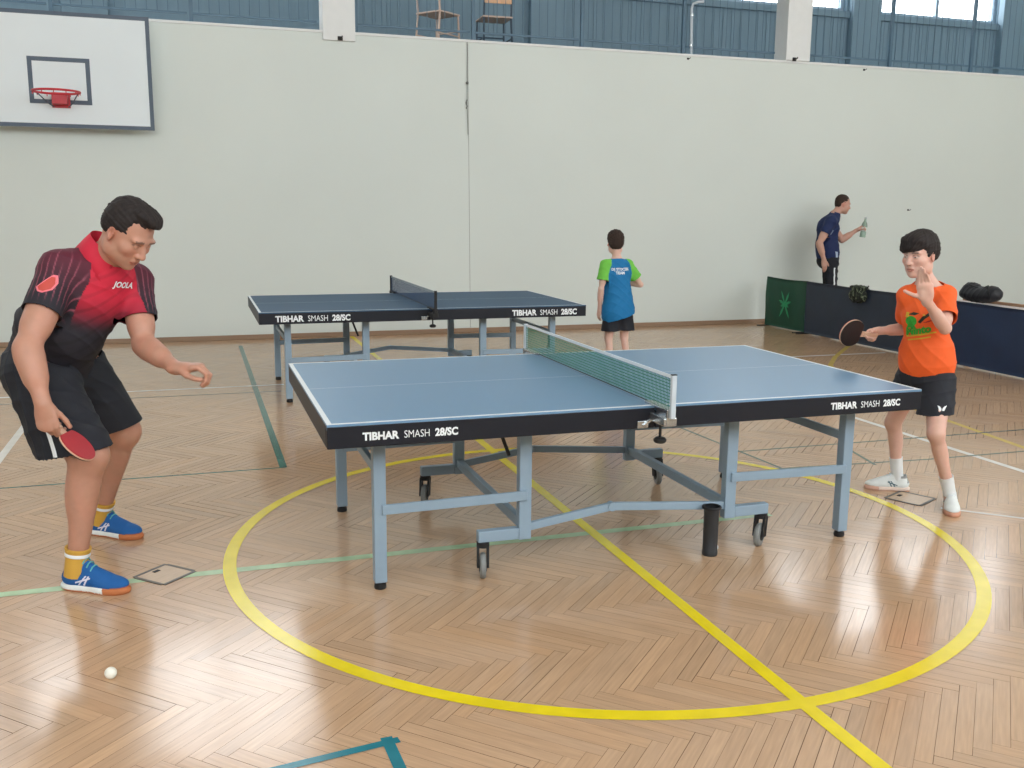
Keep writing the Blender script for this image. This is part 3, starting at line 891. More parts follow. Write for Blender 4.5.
def add_hand(f, w, D, N, side, curls, s=1.0, thumb=(.62, .68, .38), thumb_bend=18, spread=5):
    """w wrist, D finger direction, N palm normal, side +1 right / -1 left hand"""
    w = np.asarray(w, float); D = unit(D); N = unit(np.asarray(N) - D * np.dot(N, D)); T = side * np.cross(D, N)
    M = np.stack([D, T, N], 1)
    f.cone(w - D * .012 * s, .024 * s, w + D * .03 * s, .026 * s, .02 * s, (N, .72))
    f.ell(w + (D * .052) * s, np.array([.050, .040, .0155]) * s, M, .018 * s)
    f.ell(w + (D * .078 + N * .001) * s, np.array([.024, .041, .0135]) * s, M, .012 * s)
    f.ell(w + (D * .034 + T * .022 + N * .009) * s, np.array([.03, .017, .014]) * s, M, .012 * s)
    f.ell(w + (D * .034 - T * .024 + N * .007) * s, np.array([.032, .013, .012]) * s, M, .012 * s)
    tips = []
    spec = [(.029, .090, (.042, .027, .021), .0092, -1.2), (.0095, .095, (.046, .031, .022), .0095, -.25), (-.010, .091, (.043, .029, .021), .0090, .7), (-.028, .082, (.034, .022, .018), .0080, 1.7)]
    for (t, l, ph, r, sp), cu in zip(spec, curls):
        p = w + (D * l + T * t - N * .001) * s
        d = rotv(D, N, -sp * spread * side) if True else D
        axis = unit(np.cross(d, N))
        f.cone(p - d * .018 * s, r * 1.02 * s, p, r * s, .006 * s)
        a = 0
        rr_ = r
        for L, cdeg in zip(ph, cu):
            a += cdeg; dd = rotv(d, axis, a); q = p + dd * L * s
            f.cone(p, rr_ * s, q, rr_ * .9 * s, .0035 * s); rr_ *= .9; p = q
        tips.append(p)
    td = unit(D * thumb[0] + T * thumb[1] + N * thumb[2]); p = w + (D * .022 + T * .024 + N * .006) * s
    ax = unit(np.cross(td, D)) if np.linalg.norm(np.cross(td, D)) > 1e-3 else N
    r = .0118
    for i, L in enumerate((.036, .032, .027)):
        dd = rotv(td, ax, thumb_bend * i); q = p + dd * L * s
        f.cone(p, r * s, q, r * .9 * s, .008 * s if i == 0 else .0035 * s); r *= .9; p = q
    return tips

def add_leg(f, hip, knee, ankle, s, fat=1.0, fwd=(1, 0, 0)):
    hip, knee, ankle = map(lambda a: np.asarray(a, float), (hip, knee, ankle)); fwd = unit(fwd)
    f.cone(hip, .086 * s * fat, knee, .057 * s * fat, .04 * s)
    f.cone(hip * .6 + knee * .4, .075 * s * fat, knee * .85 + hip * .15, .058 * s * fat, .03 * s)
    f.ell(knee + fwd * .012 * s, np.array([.05, .05, .055]) * s * fat, None, .03 * s)
    sh = ankle - knee; u = unit(sh); bk = -(fwd - u * np.dot(fwd, u)); bk = unit(bk)
    f.cone(knee, .052 * s * fat, ankle, .034 * s, .03 * s)
    f.ell(knee + sh * .30 + bk * .018 * s, np.array([.046, .046, .115]) * s * fat, frame(bk, -u), .03 * s)
    f.cone(ankle, .034 * s, ankle - npv(0, 0, .05 * s), .033 * s, .02 * s)

def add_arm(f, sh, el, wr, s, fat=1.0):
    sh, el, wr = map(lambda a: np.asarray(a, float), (sh, el, wr))
    f.ell(sh, np.array([.062, .062, .062]) * s * fat, None, .04 * s)
    f.cone(sh, .053 * s * fat, el, .041 * s * fat, .03 * s)
    f.cone(sh * .55 + el * .45, .049 * s * fat, sh * .3 + el * .7, .046 * s * fat, .03 * s)
    f.cone(el, .041 * s * fat, wr, .027 * s, .02 * s)
    f.cone(el * .8 + wr * .2, .044 * s * fat, el * .5 + wr * .5, .037 * s * fat, .03 * s)

class Person:
    def __init__(s, root, h, skin):
        s.root = root; s.h = h; s.f = Field(); s.skin = np.array(lin(skin)); s.heads = []
    def finish_body(s, m, extra=None, iris=(.03, .03, .035), lids=0.2):
        V, F = s.f.mesh(s.h)
        C = np.tile(s.skin, (len(V), 1))
        rs = np.random.default_rng(3)
        t = np.sin(V @ rs.normal(size=3) * 31) * np.sin(V @ rs.normal(size=3) * 27)
        C *= (1 + .035 * t)[:, None] * np.stack([np.ones(len(V)), 1 - .03 * t, 1 - .03 * t], 1)
        for c, M, sc in s.heads: C = color_head(V, C, c, M, sc, s.skin, iris, lids)
        if extra is not None: C = extra(V, C)
        return mesh_np('body', V, F, m, s.root, True, np.clip(C, 0, 1))

def garment(name, fld, h, m, root, cuts=(), colf=None, fold=None, thick=.004, smooth=3, disp=None):
    V, F = fld.mesh(h, smooth=smooth)
    if fold is not None:
        V = folds(V, normals(V, F), *fold)
    V, F = trim(V, F, cuts)
    col = colf(V) if colf is not None else None
    o = mesh_np(name, V, F, m, root, True, col)
    md = o.modifiers.new('thickness', 'SOLIDIFY'); md.thickness = thick; md.offset = -1
    o['_n'] = 1; del o['_n']
    return o, V, F

def bvh_of(V, F): return BVHTree.FromPolygons([tuple(v) for v in V], [tuple(f) for f in F])

def decal(name, bm_list, origin, right, up, m, parent, bvh, inward, lift=.0015):
    """print shapes on cloth: 2-D bmesh projected onto the garment surface"""
    origin = Vector(origin); right = Vector(right).normalized(); up = Vector(up).normalized(); inward = Vector(inward).normalized()
    mb = MB()
    for b in bm_list:
        bmesh.ops.triangulate(b, faces=b.faces[:])
        for _ in range(6):
            lg = [e for e in b.edges if e.calc_length() > .011]
            if not lg: break
            bmesh.ops.subdivide_edges(b, edges=lg, cuts=1)
            bmesh.ops.triangulate(b, faces=b.faces[:])
        for v in b.verts:
            p = origin + right * v.co.x + up * v.co.y
            hit = bvh.ray_cast(p - inward * .25, inward, .6)
            v.co = (hit[0] - inward * lift) if hit[0] is not None else p
        me = bpy.data.meshes.new('d'); b.to_mesh(me); b.free(); mb.bm.from_mesh(me); bpy.data.meshes.remove(me)
    return mb.build(name, m, parent)

def poly2d(pts):
    b = bmesh.new(); b.faces.new([b.verts.new((x, y, 0)) for x, y in pts]); return b

def make_shoe(root, heel, dirv, L, label, upper_rgb, sole_rgb, toe_rgb, stripe_rgb, pitch=0.0, h=.004, extra=None):
    """trainer: upper, sole, laces, side stripe. heel = point on the floor under the back of the shoe"""
    D = unit((dirv[0], dirv[1], 0)); S = np.array([-D[1], D[0], 0]); U = npv(0, 0, 1)
    if pitch: D, U = rotv(D, S, -pitch), rotv(U, S, -pitch)
    k = L / .29; heel = np.asarray(heel, float)
    def P(x, y, z): return heel + (D * x + S * y + U * z) * k
    M = np.stack([D, S, U], 1)
    f = Field()
    f.ell(P(.055, 0, .045), np.array([.054, .036, .040]) * k, M, .02)
    f.ell(P(.13, 0, .042), np.array([.09, .039, .036]) * k, M, .03)
    f.ell(P(.215, .002, .034), np.array([.073, .045, .030]) * k, M, .03)
    f.cone(P(.058, 0, .05), .037 * k, P(.056, 0, .094), .037 * k, .02, (S, .86))
    f.cone(P(.098, 0, .102), .022 * k, P(.185, 0, .052), .022 * k, .03)
    f.cone(P(.058, 0, .118), .030 * k, P(.064, 0, .17), .030 * k, .008, None, True)
    V, F = f.mesh(h)
    V, F = trim(V, F, [(P(0, 0, .016), U, P(.15, 0, .02), .4 * k)])
    q = (V - heel) @ M / k
    C = np.tile(np.array(lin(upper_rgb)), (len(V), 1))
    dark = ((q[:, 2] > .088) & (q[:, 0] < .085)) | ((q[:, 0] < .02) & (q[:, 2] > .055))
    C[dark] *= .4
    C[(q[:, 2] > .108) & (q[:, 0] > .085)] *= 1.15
    low = q[:, 2] < .030
    C[low & (q[:, 0] > .235)] = lin(toe_rgb)
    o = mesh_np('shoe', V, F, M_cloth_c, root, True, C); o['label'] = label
    g = Field()
    g.ell(P(.06, 0, .012), np.array([.066, .040, .030]) * k, M, .02)
    g.ell(P(.15, 0, .012), np.array([.10, .038, .030]) * k, M, .03)
    g.ell(P(.215, .003, .012), np.array([.080, .049, .030]) * k, M, .03)
    V2, F2 = g.mesh(h)
    V2, F2 = trim(V2, F2, [(P(0, 0, .0005), U, P(.15, 0, 0), 1), (P(0, 0, .028), -U, P(.15, 0, .02), 1)])
    q2 = (V2 - heel) @ M / k
    C2 = np.tile(np.array(lin(sole_rgb)), (len(V2), 1))
    C2[(q2[:, 0] > .205)] = lin(toe_rgb); C2[q2[:, 2] < .006] = lin(toe_rgb)
    mesh_np('sole', V2, F2, M_cloth_c, o, True, C2)
    lb = MB()
    for i in range(5):
        x = .112 + .016 * i; z = .120 - .0135 * i
        lb.tube([tuple(P(x, -.024, z - .008)), tuple(P(x + .002, -.012, z + .005)), tuple(P(x + .004, 0, z + .009)), tuple(P(x + .002, .012, z + .005)), tuple(P(x, .024, z - .008))], .003 * k, 6)
    lb.build('laces', M_lace if stripe_rgb[0] > 100 else M_line, o, True)
    bv = bvh_of(V, F)
    stm = mat('shoe_stripe', stripe_rgb, .5)
    for sd in (-1, 1):
        bl = []
        for (x0, x1, lean) in ((.095, .104, .03), (.118, .127, .02)):
            bl.append(poly2d([(x0 * k, .030 * k), ((x0 + .008) * k, .030 * k), ((x0 + lean + .008) * k, .068 * k), ((x0 + lean) * k, .068 * k)]))
        bl.append(poly2d([(.085 * k, .036 * k), (.15 * k, .058 * k), (.15 * k, .064 * k), (.085 * k, .043 * k)]))
        decal('side_stripe', bl, heel + S * sd * .06 * k, D, U, stm, o, bv, -S * sd, .001)
    return o

def make_bat(loc, axis, normal, front_m, back_m, label, name='table_tennis_bat', rb=.077):
    """bat: blade with rubber on both faces, handle; loc = middle of the handle, axis points to the blade"""
    A = Vector(axis).normalized(); Nn = Vector(normal); Nn = (Nn - A * Nn.dot(A)).normalized(); X = A.cross(Nn)
    R3 = Matrix((X, A, Nn)).transposed().to_4x4()
    t = thing(name, label, 'bat', (0, 0, 0)); t.matrix_world = Matrix.Translation(Vector(loc)) @ R3
    def outline(r, n=48, cut=-.062):
        pts = []
        for i in range(n):
            a = 2 * math.pi * i / n; x, y = r * math.cos(a), r * 1.05 * math.sin(a)
            if y < cut:
                y = cut
            pts.append((x, y + .135))
        return pts
    w = MB().prism(outline(rb), -.003, .003); w.prism([(-.018, .078), (.018, .078), (.014, .04), (-.014, .04)], -.003, .003)
    w.build('blade', M_ply, t)
    MB().prism(outline(rb - .0015), .003, .0072).build('front_rubber', front_m, t)
    MB().prism(outline(rb - .0015), -.0072, -.003).build('back_rubber', back_m, t)
    MB().box((-.0145, -.05, -.0115), (.0145, .05, .0115), .006).build('handle', M_ply, t, True)
    return t

def make_hair(root, c, M, s, m, prims, cuts, h, amp=.004, name='hair', seed=0, grow=(1, .2, -.6), freq=140):
    """hair cap: ellipsoids minus face/neck solids, with strand ridges"""
    f = Field(); c = np.asarray(c, float)
    for p, r, k in prims: f.ell(c + M @ (np.array(p) * s), np.array(r) * s, M, k * s)
    for p, r, k in cuts: f.ell(c + M @ (np.array(p) * s), np.array(r) * s, M, k * s, True)
    V, F = f.mesh(h, smooth=1)
    N = normals(V, F); q = (V - c) @ M / s
    rs = np.random.default_rng(seed)
    # ridges run along the growth direction: noise stretched along the polar angle
    a1 = np.arctan2(q[:, 1], q[:, 2] - .0); a2 = np.arctan2(q[:, 1], q[:, 0])
    o = np.zeros(len(V))
    for fr in (17, 29, 43):
        o += np.sin(a1 * fr + 1.2 * np.sin(q[:, 0] * 25 + rs.random() * 6) + rs.random() * 6) + .5 * np.sin(a2 * fr * .6 + np.sin(q[:, 2] * 30) + rs.random() * 6)
    V = V + N * (o * amp / 3)[:, None]
    return mesh_np(name, V, F, m, root, True)

def make_sock(root, ankle, h0, r, rgb, s=1.0, label=None, top=.1, band=None, lean=(0, 0)):
    a = np.asarray(ankle, float)
    sm = mat('sock_cotton', rgb, .85, bump=.3, bscale=150)
    mb = MB()
    prof = [(r * 1.02, -.055), (r * 1.0, -.02), (r * .99, .02), (r * 1.04, top * .6), (r * 1.1, top - .01), (r * 1.14, top - .004), (r * 1.12, top), (r * .9, top - .003)]
    mb.lathe(tuple(a), [(q * s, z * s) for q, z in prof], 24, axis=(lean[0], lean[1], 1))
    o = mb.build('sock', sm, root, True)
    if label: o['label'] = label
    if band:
        MB().lathe(tuple(a), [(r * 1.06 * s, band[0] * s), (r * 1.09 * s, (band[0] + .006) * s), (r * 1.09 * s, (band[1] - .006) * s), (r * 1.06 * s, band[1] * s)], 24, axis=(lean[0], lean[1], 1)).build('sock_band', M_text, o, True)
    return o

def skin_mat(name):
    m = mat(name, (200, 160, 140), .5, var=.04, scale=40, bump=.12, bscale=260, attr='Col')
    b = m.node_tree.nodes['Principled BSDF']; b.inputs['Subsurface Weight'].default_value = .12
    b.inputs['Subsurface Radius'].default_value = (.01, .004, .002); b.inputs['Subsurface Scale'].default_value = .5
    return m
M_skin = skin_mat('skin')
M_cloth_c = mat('sports_fabric', (200, 200, 200), .75, var=.05, scale=30, bump=.25, bscale=350, attr='Col')
M_black_cloth = mat('black_sports_fabric', (26, 29, 38), .8, var=.08, scale=14, bump=.2, bscale=300)
M_hair = mat('dark_brown_hair', (46, 41, 40), .7, var=.3, scale=60, bump=.6, bscale=180, spec=.2)
M_hair2 = mat('brown_hair', (60, 48, 42), .75, spec=.2, var=.3, scale=60, bump=.5, bscale=220)
M_ply = mat('bat_plywood', (214, 176, 150), .45, var=.1, scale=20, stretch=(8, 1, 8))
M_red_rub = mat('red_bat_rubber', (178, 42, 52), .4, var=.04)
M_blk_rub = mat('black_bat_rubber', (24, 22, 26), .4, var=.06)
M_lace = mat('turquoise_laces', (96, 176, 178), .7)
# ------------------------------------------------------------------ man at the left
def lerp(a, b, t): return np.asarray(a) * (1 - t) + np.asarray(b) * t
def lc(*c): return np.array(lin(c))
def smooth01(x, a, b): t = np.clip((x - a) / (b - a), 0, 1); return t * t * (3 - 2 * t)

def build_man():
    root = thing('person', 'man in red and black polo shirt bending forward left of the foreground table', 'person', (-2.3, .1, 0))
    inv = Matrix.Translation((2.3, -.1, 0))
    P = Person(root, .0042, (188, 138, 116)); f = P.f
    pel, bel, che, nek = npv(-2.425, .135, .90), npv(-2.365, .085, 1.05), npv(-2.245, .06, 1.20), npv(-2.175, .01, 1.345)
    Fp, Fc = unit((.72, -.69, -.15)), unit((.60, -.70, -.38))
    Mp, Mc = frame(Fp, nek - pel), frame(Fc, nek - pel)
    hR, hL = npv(-2.45, .02, .87), npv(-2.33, .235, .86)
    kR, kL = npv(-2.262, -.19, .565), npv(-2.165, .37, .535)
    aR, aL = npv(-2.335, -.185, .115), npv(-2.295, .505, .115)
    sR, sL = npv(-2.335, -.045, 1.31), npv(-2.065, .15, 1.245)
    eR, wR = npv(-2.447, -.24, 1.02), npv(-2.394, -.325, .812)
    eL, wL = npv(-2.035, .0, .985), npv(-1.905, -.2, .912)
    # torso
    f.ell(pel, (.115, .155, .12), Mp, .05); f.ell(bel, (.135, .150, .15), Mp, .06); f.ell(che, (.11, .165, .17), Mc, .06)
    hc = npv(-2.062, -.12, 1.462); Fh = unit((.64, -.56, -.66)); Mh = frame(Fh, (.06, 0, 1)); hs = 1.06
    f.cone(nek - npv(0, 0, .03), .066, hc + Mh @ npv(-.03, 0, -.06), .058, .03)
    for s_ in (sR, sL): f.cone(nek, .055, s_, .05, .05)
    add_head(f, hc, Mh, hs); P.heads.append((hc, Mh, hs))
    add_arm(f, sR, eR, wR, 1.06, 1.12); add_arm(f, sL, eL, wL, 1.02, 1.08)
    add_leg(f, hR, kR, aR, 1.06, 1.22, (.75, -.6, 0)); add_leg(f, hL, kL, aL, 1.06, 1.16, (.75, -.6, 0))
    # right hand closed round the bat handle, left hand half open after letting the ball go
    DR = unit((.14, -.05, -.98)); NR = unit((.25, .95, .05))
    add_hand(f, wR, DR, NR, 1, [(35, 60, 30), (50, 70, 30), (55, 75, 30), (60, 75, 30)], 1.06, thumb=(.75, .45, .45), thumb_bend=10)
    DL = unit((.90, -.36, .08)); NL = unit((.1, -.1, -.98))
    add_hand(f, wL, DL, NL, -1, [(42, 62, 40), (46, 66, 40), (50, 68, 40), (52, 68, 40)], 1.12, thumb=(.8, .3, .6), thumb_bend=14)
    P.finish_body(M_skin, lids=1.0)
    # hair: short, receding at the temples
    make_hair(root, hc, Mh, hs, M_hair, [((-.016, 0, .043), (.100, .083, .091), .01), ((.040, 0, .112), (.052, .054, .022), .02), ((.082, .006, .098), (.020, .030, .016), .02), ((-.05, 0, .01), (.060, .080, .07), .02)],
              [((.118, 0, .0), (.085, .09, .086), .012), ((.085, .066, .055), (.045, .04, .05), .012), ((.085, -.066, .055), (.045, .04, .05), .012), ((.03, .1, -.055), (.075, .08, .072), .008), ((.03, -.1, -.055), (.075, .08, .072), .008), ((-.03, 0, -.09), (.2, .2, .06), .01)], .0032, .0028, seed=2)
    # polo shirt
    g = Field()
    g.ell(pel, (.165, .185, .14), Mp, .05); g.ell(bel, (.180, .180, .17), Mp, .06); g.ell(che, (.142, .185, .185), Mc, .06)
    g.ell(che - Mc[:, 0] * .05 + npv(0, 0, .05), (.11, .15, .12), Mc, .06)
    g.cone(nek - npv(.0, 0, .05), .085, nek + Mh @ npv(-.02, 0, .03), .075, .04)
    for s_, e_, r0, r1 in ((sR, eR, .078, .078), (sL, eL, .074, .074)):
        g.cone(nek - npv(0, 0, .03), .072, s_, .075, .05); g.cone(s_, r0, s_ * .25 + e_ * .75, r1, .035)
    up = unit(nek - pel)
    cR, cL = sR * .44 + eR * .56, sL * .40 + eL * .60
    nd = unit(np.cross(Mc[:, 1], Fh)) if False else unit(up + npv(.1, -.25, .3))
    cuts = [(pel - up * .06, up, pel, .34), (cR, sR - eR, cR, .115), (cL, sL - eL, cL, .11), (nek + up * .03, -nd, nek, .10)]
    red, burg, blk, pink = lc(202, 34, 60), lc(92, 26, 46), lc(30, 28, 38), lc(214, 110, 134)
    def cshirt(V):
        q = (V - che) @ Mc
        t = smooth01(q[:, 2], -.11, .07)[:, None]
        t2 = smooth01(q[:, 2], -.13, -.02)[:, None]
        C = lerp(lerp(blk, burg, t2), red, t * (smooth01(q[:, 0], -.06, .02) * (1 - .5 * smooth01(q[:, 1] - q[:, 2] * .6, .03, .12)))[:, None])
        # diagonal darker streaks on the chest
        st = np.sin(q[:, 1] * 60 - q[:, 2] * 95 + 2 * np.sin(q[:, 1] * 14))
        C = C * (1 - .35 * (smooth01(st, .45, .9) * (1 - t[:, 0] * .5))[:, None])
        for sh, el, sgn in ((sR, eR, -1), (sL, eL, 1)):
            ax = unit(el - sh); r = V - sh; al = r @ ax
            per = np.linalg.norm(r - al[:, None] * ax, axis=1)
            side = q[:, 1] * sgn
            sl = (side > (.122 if sgn < 0 else .140) + .35 * np.maximum(0, .05 - q[:, 2]) * 0 - .25 * np.maximum(0, q[:, 2] - .02)) & (al > -.12) & (q[:, 2] > -.28) & ((per < .13))
            tt = smooth01(al, -.08, .17)[:, None]
            Cs = lerp(burg * 1.05, blk, tt)
            e1 = Mc[:, 0] - ax * (Mc[:, 0] @ ax); e1 = unit(e1); e2 = np.cross(ax, e1)
            ang = np.arctan2(r @ e2, r @ e1)
            w = np.abs(((ang * 3.1 + al * 3.0) / 1.0) % 1.0 - .5)
            env = smooth01(al + .05 * np.sin(np.floor(ang * 3.1 + al * 3.0) * 2.4), -.06, .03) * (1 - smooth01(al, .13, .2))
            Cs = lerp(Cs, pink * .5, (np.clip(1 - w / .13, 0, 1) * env)[:, None])
            C[sl] = Cs[sl]
        # red panel low on the side under the right arm
        qp = (V - bel) @ Mp
        pnl = (qp[:, 1] < -.10) & (qp[:, 2] < .02) & (qp[:, 2] > -.10) & (qp[:, 0] > -.02) & (qp[:, 0] < .05)
        C[pnl] = lc(150, 24, 56)
        return C
    so, SV, SF = garment('shirt', g, .0045, M_cloth_c, root, cuts, cshirt, (.0055, [((.3, .5, 1), .16), ((1, -.4, .5), .2), (up, .13)], 4))
    sb = bvh_of(SV, SF)
    # collar: stand-up polo collar, open at the front
    mb = MB(); rows = []
    n = 40; fwd = Mc[:, 0]; lf = Mc[:, 1]
    cc = nek + up * .035 - fwd * .012
    for j, (rad, hgt) in enumerate(((.080, -.02), (.078, .035), (.083, .062), (.096, .022), (.110, -.03))):
        row = []
        for i in range(n + 1):
            a = math.radians(-163 + 326 * i / n); k = abs(i / n - .5) * 2
            fr = max(0, k - .6) / .4
            p = cc + (-fwd * math.cos(a) * 1.0 + lf * math.sin(a) * 1.02) * rad + up * (hgt - .055 * k ** 2 - .025 * fr * (j >= 3)) + fwd * .02 * k
            row.append(mb.bm.verts.new(tuple(p)))
        rows.append(row)
    for A, B in zip(rows, rows[1:]):
        for i in range(n): mb.bm.faces.new((A[i], A[i + 1], B[i + 1], B[i]))
    co = mb.build('collar', mat('red_collar_knit', (206, 36, 62), .75, bump=.2), so, True); co['label'] = 'red collar'
    md = co.modifiers.new('t', 'SOLIDIFY'); md.thickness = .004
    # prints
    rt = unit(Mc[:, 1] * .97 + npv(.0, 0, -.0)); inn = -Mc[:, 0]
    oj = npv(-2.082, -.12, 1.205)
    decal('chest_lettering', [text_mesh('JOOLA', .036, .0012)], oj, rt, np.cross(Mc[:, 0], rt), M_text, so, sb, inn)
    em = npv(-2.385, -.2, 1.262); ir = unit((.55, -.25, .38)); iu = unit(np.cross(unit((-.35, -.9, .1)), ir)); iu = iu if iu[2] > 0 else -iu
    sh_out = [(-.036, .012), (.030, .026), (.040, .016), (.030, -.014), (.008, -.030), (-.020, -.024), (-.034, -.008)]
    sh_in = [(x * .8, y * .78) for x, y in sh_out]
    ii = unit(np.cross(ir, iu)); ii = ii if ii[1] > 0 else -ii
    decal('sleeve_emblem', [poly2d(sh_out)], em, ir, iu, mat('pink_print', (232, 120, 132), .6), so, sb, ii, .0015)
    decal('sleeve_emblem', [poly2d(sh_in)], em, ir, iu, mat('orange_print', (196, 74, 62), .6), so, sb, ii, .0025)
    # shorts
    s = Field()
    s.ell(pel - up * .02, (.172, .186, .14), Mp, .05)
    tR, tL = npv(-2.318, -.155, .50), npv(-2.185, .36, .50)
    s.cone(hR, .128, tR, .122, .05); s.cone(hR, .12, kR, .108, .05); s.cone(hL, .122, tL, .108, .05); s.cone(hL, .118, kL, .100, .05)
    dR, dL = unit(hR - tR), unit(hL - tL)
    hemR, hemL = npv(-2.328, -.17, .578), npv(-2.195, .345, .562)
    cuts = [(hemR, unit((-.18, .1, 1)), hemR, .21), (hemL, unit((-.25, 0, 1)), hemL, .19), (pel + up * .1, -up, pel, .3)]
    sh, HV, HF = garment('shorts', s, .0048, M_black_cloth, root, cuts, None, (.007, [((.8, -.5, .3), .14), ((.3, .6, .6), .17), ((0, .3, 1), .2)], 9), .004)
    hb = bvh_of(HV, HF)
    decal('shorts_mark', [poly2d([(-.016, -.008), (.012, -.008), (.016, .0), (.012, .009), (-.014, .009), (-.018, .002)])], npv(-2.262, -.36, .625), (.95, -.2, .15), (-.1, 0, 1), M_text, sh, hb, (-.1, 1, 0))
    decal('side_stripe', [poly2d([(-.009, -.03), (.009, -.03), (.009, .34), (-.009, .34)])], npv(-2.385, -.3, .60), (.9, -.2, .1), (-.28, .0, .95), M_text, sh, hb, (.1, .95, 0))
    # socks and shoes
    for a, ln in ((aR, unit(kR - aR)), (aL, unit(kL - aL))):
        make_sock(root, a, 0, .044, (206, 160, 66), 1.05, 'mustard sock with white band', .062, (.028, .042), (ln[0] * .9, ln[1] * .9))
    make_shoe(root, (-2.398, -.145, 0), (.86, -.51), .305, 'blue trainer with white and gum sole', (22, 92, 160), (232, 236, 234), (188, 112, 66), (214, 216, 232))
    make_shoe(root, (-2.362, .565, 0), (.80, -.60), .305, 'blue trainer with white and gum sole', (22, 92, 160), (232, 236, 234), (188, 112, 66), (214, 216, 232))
    for o in list(root.children): o.matrix_parent_inverse = root.matrix_world.inverted() if False else inv
    # bat held in the right hand
    make_bat((-2.374, -.303, .742), (.66, -.22, -.72), (.72, -.24, .65), M_red_rub, M_blk_rub, 'red-faced table tennis bat held low in the hand of the man in red and black')
    return root
build_man()

# ------------------------------------------------------------------ boy in orange
def build_boy():
    root = thing('person', 'boy in orange T-shirt and black shorts with one open hand raised', 'person', (1.95, -.12, 0))
    inv = Matrix.Translation((-1.95, .12, 0))
    P = Person(root, .0038, (216, 172, 154)); f = P.f
    s = .8
    pel, bel, che, nek = npv(1.965, -.12, .69), npv(1.945, -.125, .84), npv(1.915, -.14, 1.02), npv(1.90, -.145, 1.18)
    Fp, Fc = unit((-.85, -.5, 0)), unit((-.75, -.66, -.05))
    Mp, Mc = frame(Fp), frame(Fc)
    hR, hL = npv(1.945, -.035, .66), npv(1.985, -.195, .66)
    kR, kL = npv(1.925, .06, .39), npv(1.85, -.355, .425)
    aR, aL = npv(1.96, .035, .085), npv(1.985, -.345, .085)
    sR, sL = npv(1.842, -.065, 1.125), npv(1.962, -.212, 1.135)
    eR, wR = npv(1.965, .07, .925), npv(1.765, .06, .92)
    eL, wL = npv(1.83, -.375, .985), npv(1.648, -.43, 1.14)
    f.ell(pel, (.075, .105, .09), Mp, .04); f.ell(bel, (.078, .105, .13), Mp, .05); f.ell(che, (.078, .118, .13), Mc, .05)
    hc = npv(1.825, -.155, 1.352); Fh = unit((-.965, -.25, -.12)); Mh = frame(Fh); hs = .94
    f.cone(nek - npv(0, 0, .02), .042, hc + Mh @ npv(-.02, 0, -.06), .043, .025)
    for q in (sR, sL): f.cone(nek + npv(0, 0, .012), .034, q, .034, .04)
    add_head(f, hc, Mh, hs); P.heads.append((hc, Mh, hs))
    add_arm(f, sR, eR, wR, s, .86); add_arm(f, sL, eL, wL, s, .86)
    add_leg(f, hR, kR, aR, s, .88, (-.9, 0, 0)); add_leg(f, hL, kL, aL, s, .9, (-.6, -.7, 0))
    DR = unit((-.96, -.1, -.22)); NR = unit((.1, -.86, -.4))
    add_hand(f, wR, DR, NR, 1, [(20, 40, 20), (55, 70, 35), (60, 75, 35), (62, 75, 35)], .8, thumb=(.8, .35, .45), thumb_bend=8)
    DL = unit((-.33, -.1, .94)); NL = unit((-.55, -.8, -.25))
    add_hand(f, wL, DL, NL, -1, [(4, 8, 5), (6, 8, 5), (8, 10, 6), (10, 12, 8)], .95, thumb=(.5, .85, .15), thumb_bend=6, spread=6)
    P.finish_body(M_skin, lids=.62, iris=(.04, .03, .025))
    make_hair(root, hc, Mh, hs, M_hair, [((-.012, 0, .048), (.108, .088, .093), .01), ((.06, 0, .088), (.058, .070, .034), .03), ((.092, -.010, .052), (.026, .052, .030), .02), ((.086, -.03, .036), (.022, .028, .026), .015), ((-.05, 0, .01), (.062, .082, .07), .02), ((.022, .066, .010), (.014, .013, .028), .01), ((.022, -.066, .010), (.014, .013, .028), .01)],
              [((.125, .0, -.034), (.085, .085, .062), .012), ((.082, .082, .012), (.050, .036, .042), .012), ((.04, .1, -.085), (.075, .07, .085), .012), ((.04, -.1, -.085), (.075, .07, .085), .012), ((-.03, 0, -.10), (.2, .2, .06), .01)], .0032, .0028, seed=5)
    g = Field()
    g.ell(pel + npv(0, 0, .06), (.118, .146, .13), Mp, .05); g.ell(bel, (.108, .138, .14), Mp, .06); g.ell(che, (.100, .130, .14), Mc, .05)
    g.cone(nek - npv(0, 0, .04), .066, nek + npv(0, 0, .03), .056, .03)
    for a, b in ((sR, eR), (sL, eL)):
        g.cone(nek + npv(0, 0, .0), .046, a, .05, .04); g.cone(a, .052, a * .15 + b * .85, .060, .03)
    cR, cL = sR * .36 + eR * .64, sL * .30 + eL * .70
    nd = unit(npv(-.22, -.2, 1))
    cuts = [(npv(1.96, -.12, .69), (0.05, 0, 1), pel, .25), (cR, sR - eR, cR, .09), (cL, sL - eL, cL, .09), (nek + npv(0, 0, .02), -nd, nek, .085)]
    orange = lc(238, 96, 34)
    def cs(V):
        C = np.tile(orange, (len(V), 1)); return C
    so, SV, SF = garment('shirt', g, .0042, M_cloth_c, root, cuts, cs, (.0055, [((.6, -.4, .6), .13), ((-.3, .4, 1), .17), ((.7, .6, .2), .15)], 12), .0035)
    sb = bvh_of(SV, SF)
    # printed picture: green figure, dark shapes, slanting green lettering, yellow underlines
    R_ = Mc[:, 1]; U_ = npv(0, 0, 1); inn = -Mc[:, 0]; o0 = che + Mc[:, 0] * .15 - U_ * .03
    tlt = math.radians(14); Rt = R_ * math.cos(tlt) + U_ * math.sin(tlt); Ut = -R_ * math.sin(tlt) + U_ * math.cos(tlt)
